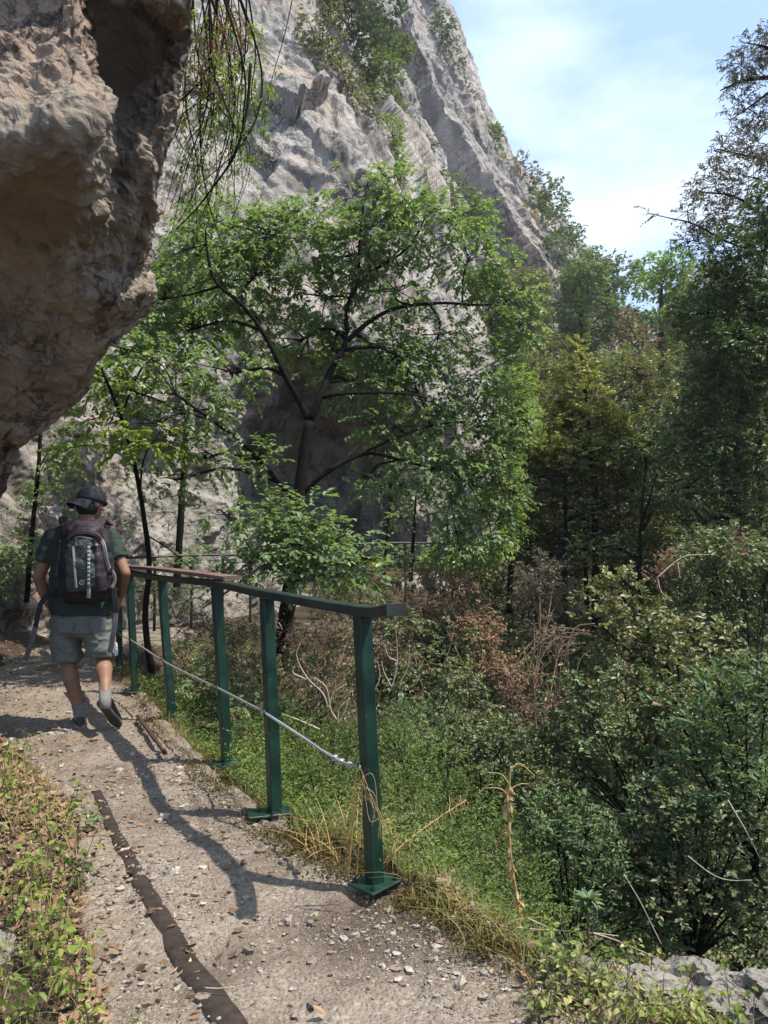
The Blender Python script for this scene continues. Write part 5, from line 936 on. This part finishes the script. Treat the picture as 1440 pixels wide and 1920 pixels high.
x, y = scatter(42000, -4.2, -.5, 1.2, 6); kp = inside(x, y, POLY) & ~path_mask(x, y) & (x < np.interp(y, LE[:11, 1], LE[:11, 0]) + .05) & (fbm(np.c_[x, y, 0 * x] * 2, 3, 5) > -.5); x, y = x[kp], y[kp]; o3 = np.c_[x, y, terrain(x, y) + rng.uniform(0, .02, len(x))]
struct('fallen_leaves', leaves(o3, rng.normal(size=o3.shape) * (1, 1, .3), rng.normal(size=o3.shape) * .5 + (0, 0, 1), rng.uniform(.02, .05, len(o3)), 'dry'), M['litter'], False, 'stuff')
# gravel on the path
x, y = scatter(230000, -4.5, 2.0, 1.4, 9); pm = path_mask(x, y) ; nn_ = fbm(np.c_[x, y, 0 * x] * 2.3, 3, 12)
kp = pm & (rng.uniform(size=len(x)) < np.clip(.35 + .9 * nn_ + .3 * np.exp(-segdist(x, y, E) / .15), .08, 1) * np.clip(1.3 - .12 * y, .15, 1)); x, y = x[kp], y[kp]; m = len(x)
sz = .003 + .0030 * rng.pareto(2.4, m); sz = np.clip(sz, .003, .022); ico = ball((0, 0, 0), 1, 6, 4); iV = ico[0]
V = iV[None] * (sz[:, None] * rng.uniform(.6, 1.25, (m, 3)) * (1, 1, .6))[:, None] * (1 + .22 * rng.normal(size=(m, len(iV), 1))); a = rng.uniform(0, 6.28, m); ca, sa = np.cos(a)[:, None], np.sin(a)[:, None]
V = np.stack((V[..., 0] * ca - V[..., 1] * sa, V[..., 0] * sa + V[..., 1] * ca, V[..., 2]), -1) + np.c_[x, y, path_z(x, y) + sz * .3][:, None]
of = (np.arange(m) * len(iV))[:, None, None]; struct('gravel', (V.reshape(-1, 3), (np.asarray(ico[1])[None] + of).reshape(-1, 4), (np.asarray(ico[2])[None] + of).reshape(-1, 3)), M['pebble'], False, 'stuff'); print('pebbles', m)

# ------------------------------------------------------------------ weeds on the left bank: each plant its own
def weed_plant(root, hgt, nst, sz, mat, spread=.35, kind='ovate'):
    b0 = ORG[root.name]; g = Geo(); lv = Geo()
    for k in range(nst):
        a = rng.uniform(0, 6.28); d_ = np.array((math.cos(a) * spread, math.sin(a) * spread, 1)) * hgt * rng.uniform(.6, 1.1); md = b0 + d_ * .5 + rng.normal(size=3) * hgt * .06; ps = spline([b0, md, b0 + d_], 12); g.geo(tube(ps, .0022, .0012, 4, 10))
        o_ = ps[3:]; lf, tw = sprays(o_, rng.normal(size=o_.shape) + (0, 0, .3), sz * 1.6, 2, sz, kind, .3, .6, .3, .0008); lv.geo(lf); g.geo(tw)
    obj('stem', g, M['bark_grey'], root); obj('foliage', lv, M[mat], root)
WL_ = []
for k, (px, py, h_, ns, mt) in enumerate(((20, 1560, .30, 6, 'bright'), (70, 1520, .26, 5, 'bright'), (110, 1600, .30, 6, 'bright'), (180, 1560, .14, 4, 'weed'), (20, 1680, .32, 7, 'bright'), (90, 1700, .34, 7, 'bright'), (150, 1690, .26, 6, 'weed'), (195, 1740, .16, 4, 'weed'), (30, 1800, .30, 7, 'bright'), (110, 1820, .30, 7, 'bright'), (170, 1850, .18, 5, 'bright'),
        (60, 1900, .26, 7, 'bright'), (140, 1930, .22, 6, 'bright'), (210, 1910, .10, 4, 'weed'), (-30, 1600, .34, 6, 'bright'), (-30, 1740, .36, 7, 'bright'), (-20, 1880, .3, 7, 'bright'), (60, 1980, .24, 7, 'bright'), (180, 1985, .16, 6, 'bright'), (100, 1450, .18, 4, 'bright'), (40, 1440, .2, 4, 'bright'), (280, 1930, .07, 3, 'weed'))):
    if k % 3 == 1: continue
    g0 = G(px, py); g0[2] = terrain(g0[:1], g0[1:2])[0]; r_ = empty('leafy_weed', g0, 'spindly yellow-green weed among dry leaves on the left bank', 'weed', 'weeds on the left bank'); weed_plant(r_, h_ * 1.05, max(2, int(ns * .55)), .034, mt)
WR_ = 'weeds along the lower right brink'
for k in range(44):
    px = rng.uniform(980, 1500); py = rng.uniform(1815, 1990) - (px - 1000) * .12; g0 = G(px, py); g0[2] = terrain(g0[:1], g0[1:2])[0]
    r_ = empty('leafy_weed', g0, 'leggy weed with browning leaves on the lower right brink', 'weed', WR_); weed_plant(r_, rng.uniform(.08, .24) + (px - 1000) * .00025, 5, .028, ('laurel_olive', 'bright', 'laurel_lime')[k % 3], .5)
x, y = scatter(3500, -2.4, -.6, 1.2, 4.6); kp = ~path_mask(x, y) & (x < np.interp(y, LE[:11, 1], LE[:11, 0]) - .02); x, y = x[kp], y[kp]; o3 = np.c_[x, y, terrain(x, y)]
struct('grass', blades(o3, rng.uniform(.05, .2, len(x)), .0018, rng.uniform(.2, 1.6, len(x))), M['grass'], False, 'stuff')
x, y = scatter(14000, .2, 2.2, 1.2, 3.4); kp = (x > np.interp(y, [1.2, 2.4, 3.4], [.75, .42, -.2])); x, y = x[kp], y[kp]; o3 = np.c_[x, y, terrain(x, y)]
struct('grass', blades(o3[::2], rng.uniform(.05, .24, len(o3[::2])), .002, rng.uniform(.2, 1.6, len(o3[::2]))), M['grass'], False, 'stuff')
lf = leaves(o3 + (0, 0, .02) + rng.uniform(0, .05, (len(o3), 1)) * (0, 0, 1), rng.normal(size=o3.shape) * (1, 1, .3), rng.normal(size=o3.shape) * .5 + (0, 0, 1), rng.uniform(.02, .05, len(o3)), 'dry'); struct('fallen_leaves', lf, M['litter'], False, 'stuff')

# boulders at the lower right brink, and one at the left corner
def boulder(px, py, z, r, lab, name='boulder'):
    c_ = G(px, py, z); th = np.linspace(.001, math.pi - .001, 60); ph = np.linspace(0, 2 * math.pi, 90); U = np.stack((np.sin(th)[:, None] * np.cos(ph), np.sin(th)[:, None] * np.sin(ph), np.cos(th)[:, None] + 0 * ph), -1)
    w_ = U * 1.6 + c_ * 3; k = 1 + .35 * facet(w_, .9, 3) + .18 * fbm(w_ * 1.5, 4, 3) + .06 * ridge(w_ * 4, 3, 5); V = U * k[..., None] * np.array(r); o = obj(name, grid(V[:, ::-1] + c_), M['boulder'], None, c_); tag(o, lab, 'rock')
boulder(1290, 1865, -.05, (.19, .12, .09), 'largest pale limestone rock at the lower right brink')
boulder(1130, 1855, -.04, (.10, .08, .07), 'smaller pale rock among weeds left of the largest brink rock')
boulder(1430, 1890, -.05, (.14, .10, .09), 'pale rock cut by the right edge at the lower corner')
boulder(-15, 1850, .02, (.06, .16, .12), 'smooth grey rock at the lower left corner')
boulder(515, 1548, .0, (.055, .045, .035), 'grey stone wedged under the fourth railing base plate')

# bare branches, stalks
def bare(name, lab, cat, lines, mat, r0=.006, r1=.002, group=None):
    root_ = P(*lines[0][0]); g = Geo()
    for ln in lines: g.geo(tube([P(*q) for q in ln], r0, r1, 5, 18, .06))
    o = obj(name, g, M[mat], None, root_, True); tag(o, lab, cat, group); return o
bare('bare_branch', 'pale leafless forked twigs between the fourth and nearest posts', 'branch', [[(625, 1400, 5.8), (633, 1360, 5.8), (636, 1330, 5.8), (655, 1310, 5.8)], [(616, 1330, 5.8), (605, 1300, 5.8), (575, 1270, 5.8), (556, 1230, 5.8), (563, 1206, 5.8)], [(575, 1274, 5.8), (550, 1262, 5.8), (552, 1250, 5.8)], [(616, 1330, 5.8), (625, 1300, 5.8), (650, 1282, 5.8)], [(636, 1355, 5.8), (648, 1330, 5.8), (655, 1308, 5.8)], [(600, 1368, 5.6), (560, 1350, 5.6), (528, 1338, 5.6)], [(632, 1350, 5.8), (620, 1330, 5.8), (612, 1290, 5.8), (590, 1270, 5.8)]], 'twig_pale', .0075, .003)
bare('bare_branch', 'tangle of pale brown bare stems right of the nearest post', 'branch', [[(735, 1290, 6), (745, 1240, 6), (742, 1180, 6)], [(735, 1290, 6), (720, 1260, 6), (715, 1240, 6)], [(750, 1280, 6), (765, 1250, 6), (768, 1210, 6)], [(725, 1350, 6), (740, 1330, 6), (750, 1310, 6)], [(700, 1300, 6), (712, 1270, 6), (708, 1240, 6)], [(745, 1240, 6), (728, 1230, 6), (722, 1210, 6)]], 'twig_pale', .006, .002)
dr = []
for k in range(10):
    x0 = 1090 + rng.normal() * 20; y0 = 1190 + rng.normal() * 12; x1 = 985 + rng.uniform(-40, 100); dr.append([(x0, y0, 6.9), ((x0 + x1) / 2 - 10, y0 + 15 + rng.normal() * 8, 6.9), (x1, y0 + rng.uniform(60, 190), 6.8), (x1 + rng.normal() * 12, y0 + rng.uniform(190, 240), 6.8)])
bare('dead_branch', 'dead brown branches drooping below the pale laurel bush', 'branch', dr, 'twig', .006, .002)
dr = [[(1230, 1085, 7.4), (1280, 1045, 7.4), (1330, 1040, 7.4)], [(1232, 1083, 7.4), (1240, 1110, 7.4), (1262, 1128, 7.4)], [(1270, 1055, 7.4), (1275, 1085, 7.4)]]
bare('dead_branch', 'bare arching dead branch on the dry patch of the right slope', 'branch', dr, 'twig_pale', .009, .003)
root = empty('dead_stalk', P(960, 1775, 3.3), 'tall dried stalk with curled brown leaves rising from the brink', 'dead plant'); st_ = [P(976, 1775, 3.3), P(972, 1700, 3.3), P(958, 1600, 3.3), P(954, 1500, 3.3), P(958, 1440, 3.3)]
g = Geo(); g.geo(tube(st_, .005, .003, 6, 24, .08))
for q in ([(958, 1440), (975, 1432), (992, 1445), (1003, 1455)], [(955, 1470), (940, 1452), (915, 1448)], [(954, 1490), (935, 1478), (905, 1478)], [(956, 1480), (975, 1470), (992, 1470)], [(954, 1560), (940, 1565), (930, 1590)], [(957, 1450), (965, 1436), (985, 1434)]): g.geo(tube([P(a_, b_2, 3.3) for a_, b_2 in q], .003, .0012, 5, 12))
obj('stem', g, M['straw'], root); sp_ = spline(st_, 60)[8:52]; sp_ = sp_ + rng.normal(size=sp_.shape) * .004
obj('curled_leaves', leaves(sp_, rng.normal(size=sp_.shape) * .5 + (0, 0, -1.3), rng.normal(size=sp_.shape), rng.uniform(.018, .055, len(sp_)), 'dry'), M['husk'], root)
root = empty('dead_stalk', P(700, 1620, 3.3), 'leaning straw-coloured seed stalk right of the nearest post', 'dead plant'); st_ = [P(700, 1635, 3.2), P(760, 1580, 3.3), P(820, 1535, 3.4), P(875, 1500, 3.5)]
g = Geo(); g.geo(tube(st_, .004, .002, 6, 24, .05)); sp_ = spline(st_, 40)
for q in sp_[8:]:
    for k in range(2): e_ = q + np.array((rng.normal() * .02, rng.normal() * .02, (-1) ** k * rng.uniform(.02, .06))); g.geo(tube([q, (q + e_) / 2 + rng.normal(size=3) * .004, e_], .0014, .0008, 3, 5))
obj('stem', g, M['straw'], root)
root = empty('dead_grass', G(690, 1625), 'clump of tawny dead grass curling round the nearest post', 'dead plant'); o3 = G(655, 1610) + rng.normal(size=(110, 3)) * (.10, .05, .004); o3[:, 2] = -.0
obj('blades', blades(o3, rng.uniform(.06, .34, 110), .0016, rng.uniform(.2, 1.8, 110), 8), M['straw'], root)
g = Geo()
for k in range(9): a_, b_2, c_ = rng.normal(size=3) * 7; g.geo(tube([P(652 + a_, 1640, 2.88), P(662 + a_, 1540 + b_2, 2.84), P(678 + b_2, 1455 + 2 * c_ + 4 * k, 2.80), P(698 + c_ + k, 1485 + 2 * a_ + k * 5, 2.79), P(708 + b_2 + k * 1.5, 1530 + 2 * c_ + k * 5, 2.79)], .0012, .0007, 4, 18))
obj('seed_heads', g, M['straw'], root)
root = empty('spurge', P(1105, 1790, 2.9), 'small bluish spurge rosette on a brown stem at the brink', 'plant'); obj('stem', tube([P(1105, 1800, 2.9), P(1103, 1740, 2.9), P(1103, 1692, 2.9)], .006, .005, 6), M['twig'], root)
a = np.linspace(0, 6.28 * 3, 26); obj('rosette', leaves(np.repeat(P(1103, 1690, 2.9)[None], 26, 0) + np.c_[0 * a, 0 * a, np.linspace(-.012, .01, 26)], np.c_[np.cos(a), np.sin(a), np.linspace(-.2, .7, 26)], np.tile((0, 0, 1.), (26, 1)), .062, 'lance'), M['olean'], root)
bare('bare_twigs', 'pale twigs lying across the brink right of the dead stalk', 'branch', [[(920, 1735, 3.0), (1000, 1742, 2.95), (1100, 1748, 2.9), (1160, 1755, 2.9)], [(990, 1722, 2.95), (1030, 1742, 2.95), (1045, 1770, 2.9), (1070, 1785, 2.9)], [(1036, 1745, 2.95), (1050, 1730, 2.95), (1050, 1698, 2.95)], [(1110, 1749, 2.9), (1160, 1765, 2.85), (1240, 1800, 2.75)], [(1110, 1749, 2.9), (1120, 1710, 2.8), (1110, 1690, 2.8)]], 'twig_pale', .0032, .0014)
for ps, lb in (([(1170, 1640, 2.9), (1200, 1690, 2.9), (1225, 1740, 2.88), (1240, 1770, 2.85)], 'thin straight bare stem above the brink rocks'), ([(1290, 1605, 2.9), (1330, 1636, 2.9), (1365, 1650, 2.88), (1410, 1650, 2.85)], 'curved pale bare stem over the dark laurels at lower right'), ([(1365, 1500, 3.2), (1400, 1560, 3.1), (1425, 1610, 3.1)], 'short pale bare stem near the right edge over the dark laurels')): bare('bare_twigs', lb, 'branch', [ps], 'twig_pale', .0022, .0012)
bare('fallen_twig', 'thin dead twig lying on the path near the bottom edge', 'branch', [[G(384, 1852, .02).tolist() and (384, 1852, 2.3), (410, 1853, 2.3), (440, 1850, 2.3)]], 'twig_pale', .002, .001)
bare('fallen_twig', 'short straight twig on the dark patch right of the nearest base plate', 'branch', [[(800, 1736, 2.69), (822, 1722, 2.74), (845, 1712, 2.78)]], 'twig_pale', .0022, .001)

# ------------------------------------------------------------------ thin summer haze
hz_m = bpy.data.materials.new('haze_air'); hz_m.use_nodes = True; N = hz_m.node_tree.nodes; L = hz_m.node_tree.links; N.remove(N['Principled BSDF'])
pv_ = N.new('ShaderNodeVolumePrincipled'); pv_.inputs['Density'].default_value = .0007; pv_.inputs['Color'].default_value = (.95, .97, 1, 1); pv_.inputs['Anisotropy'].default_value = .3
L.new(pv_.outputs[0], N['Material Output'].inputs['Volume'])
pts_ = []
for o in bpy.data.objects:
    if o.type == 'MESH' and o.data.vertices:
        for c_ in o.bound_box: pts_.append(o.matrix_world @ Vector(c_) if not o.parent else Vector(c_) + Vector(ORG.get(o.name, (0, 0, 0))))
pts_ = np.array([tuple(p) for p in pts_]); lo, hi = pts_.min(0) - 1, pts_.max(0) + 1
hzo = struct('haze', box((lo + hi) / 2, (hi - lo) / 2), hz_m, False, 'stuff'); print('haze', lo, hi)
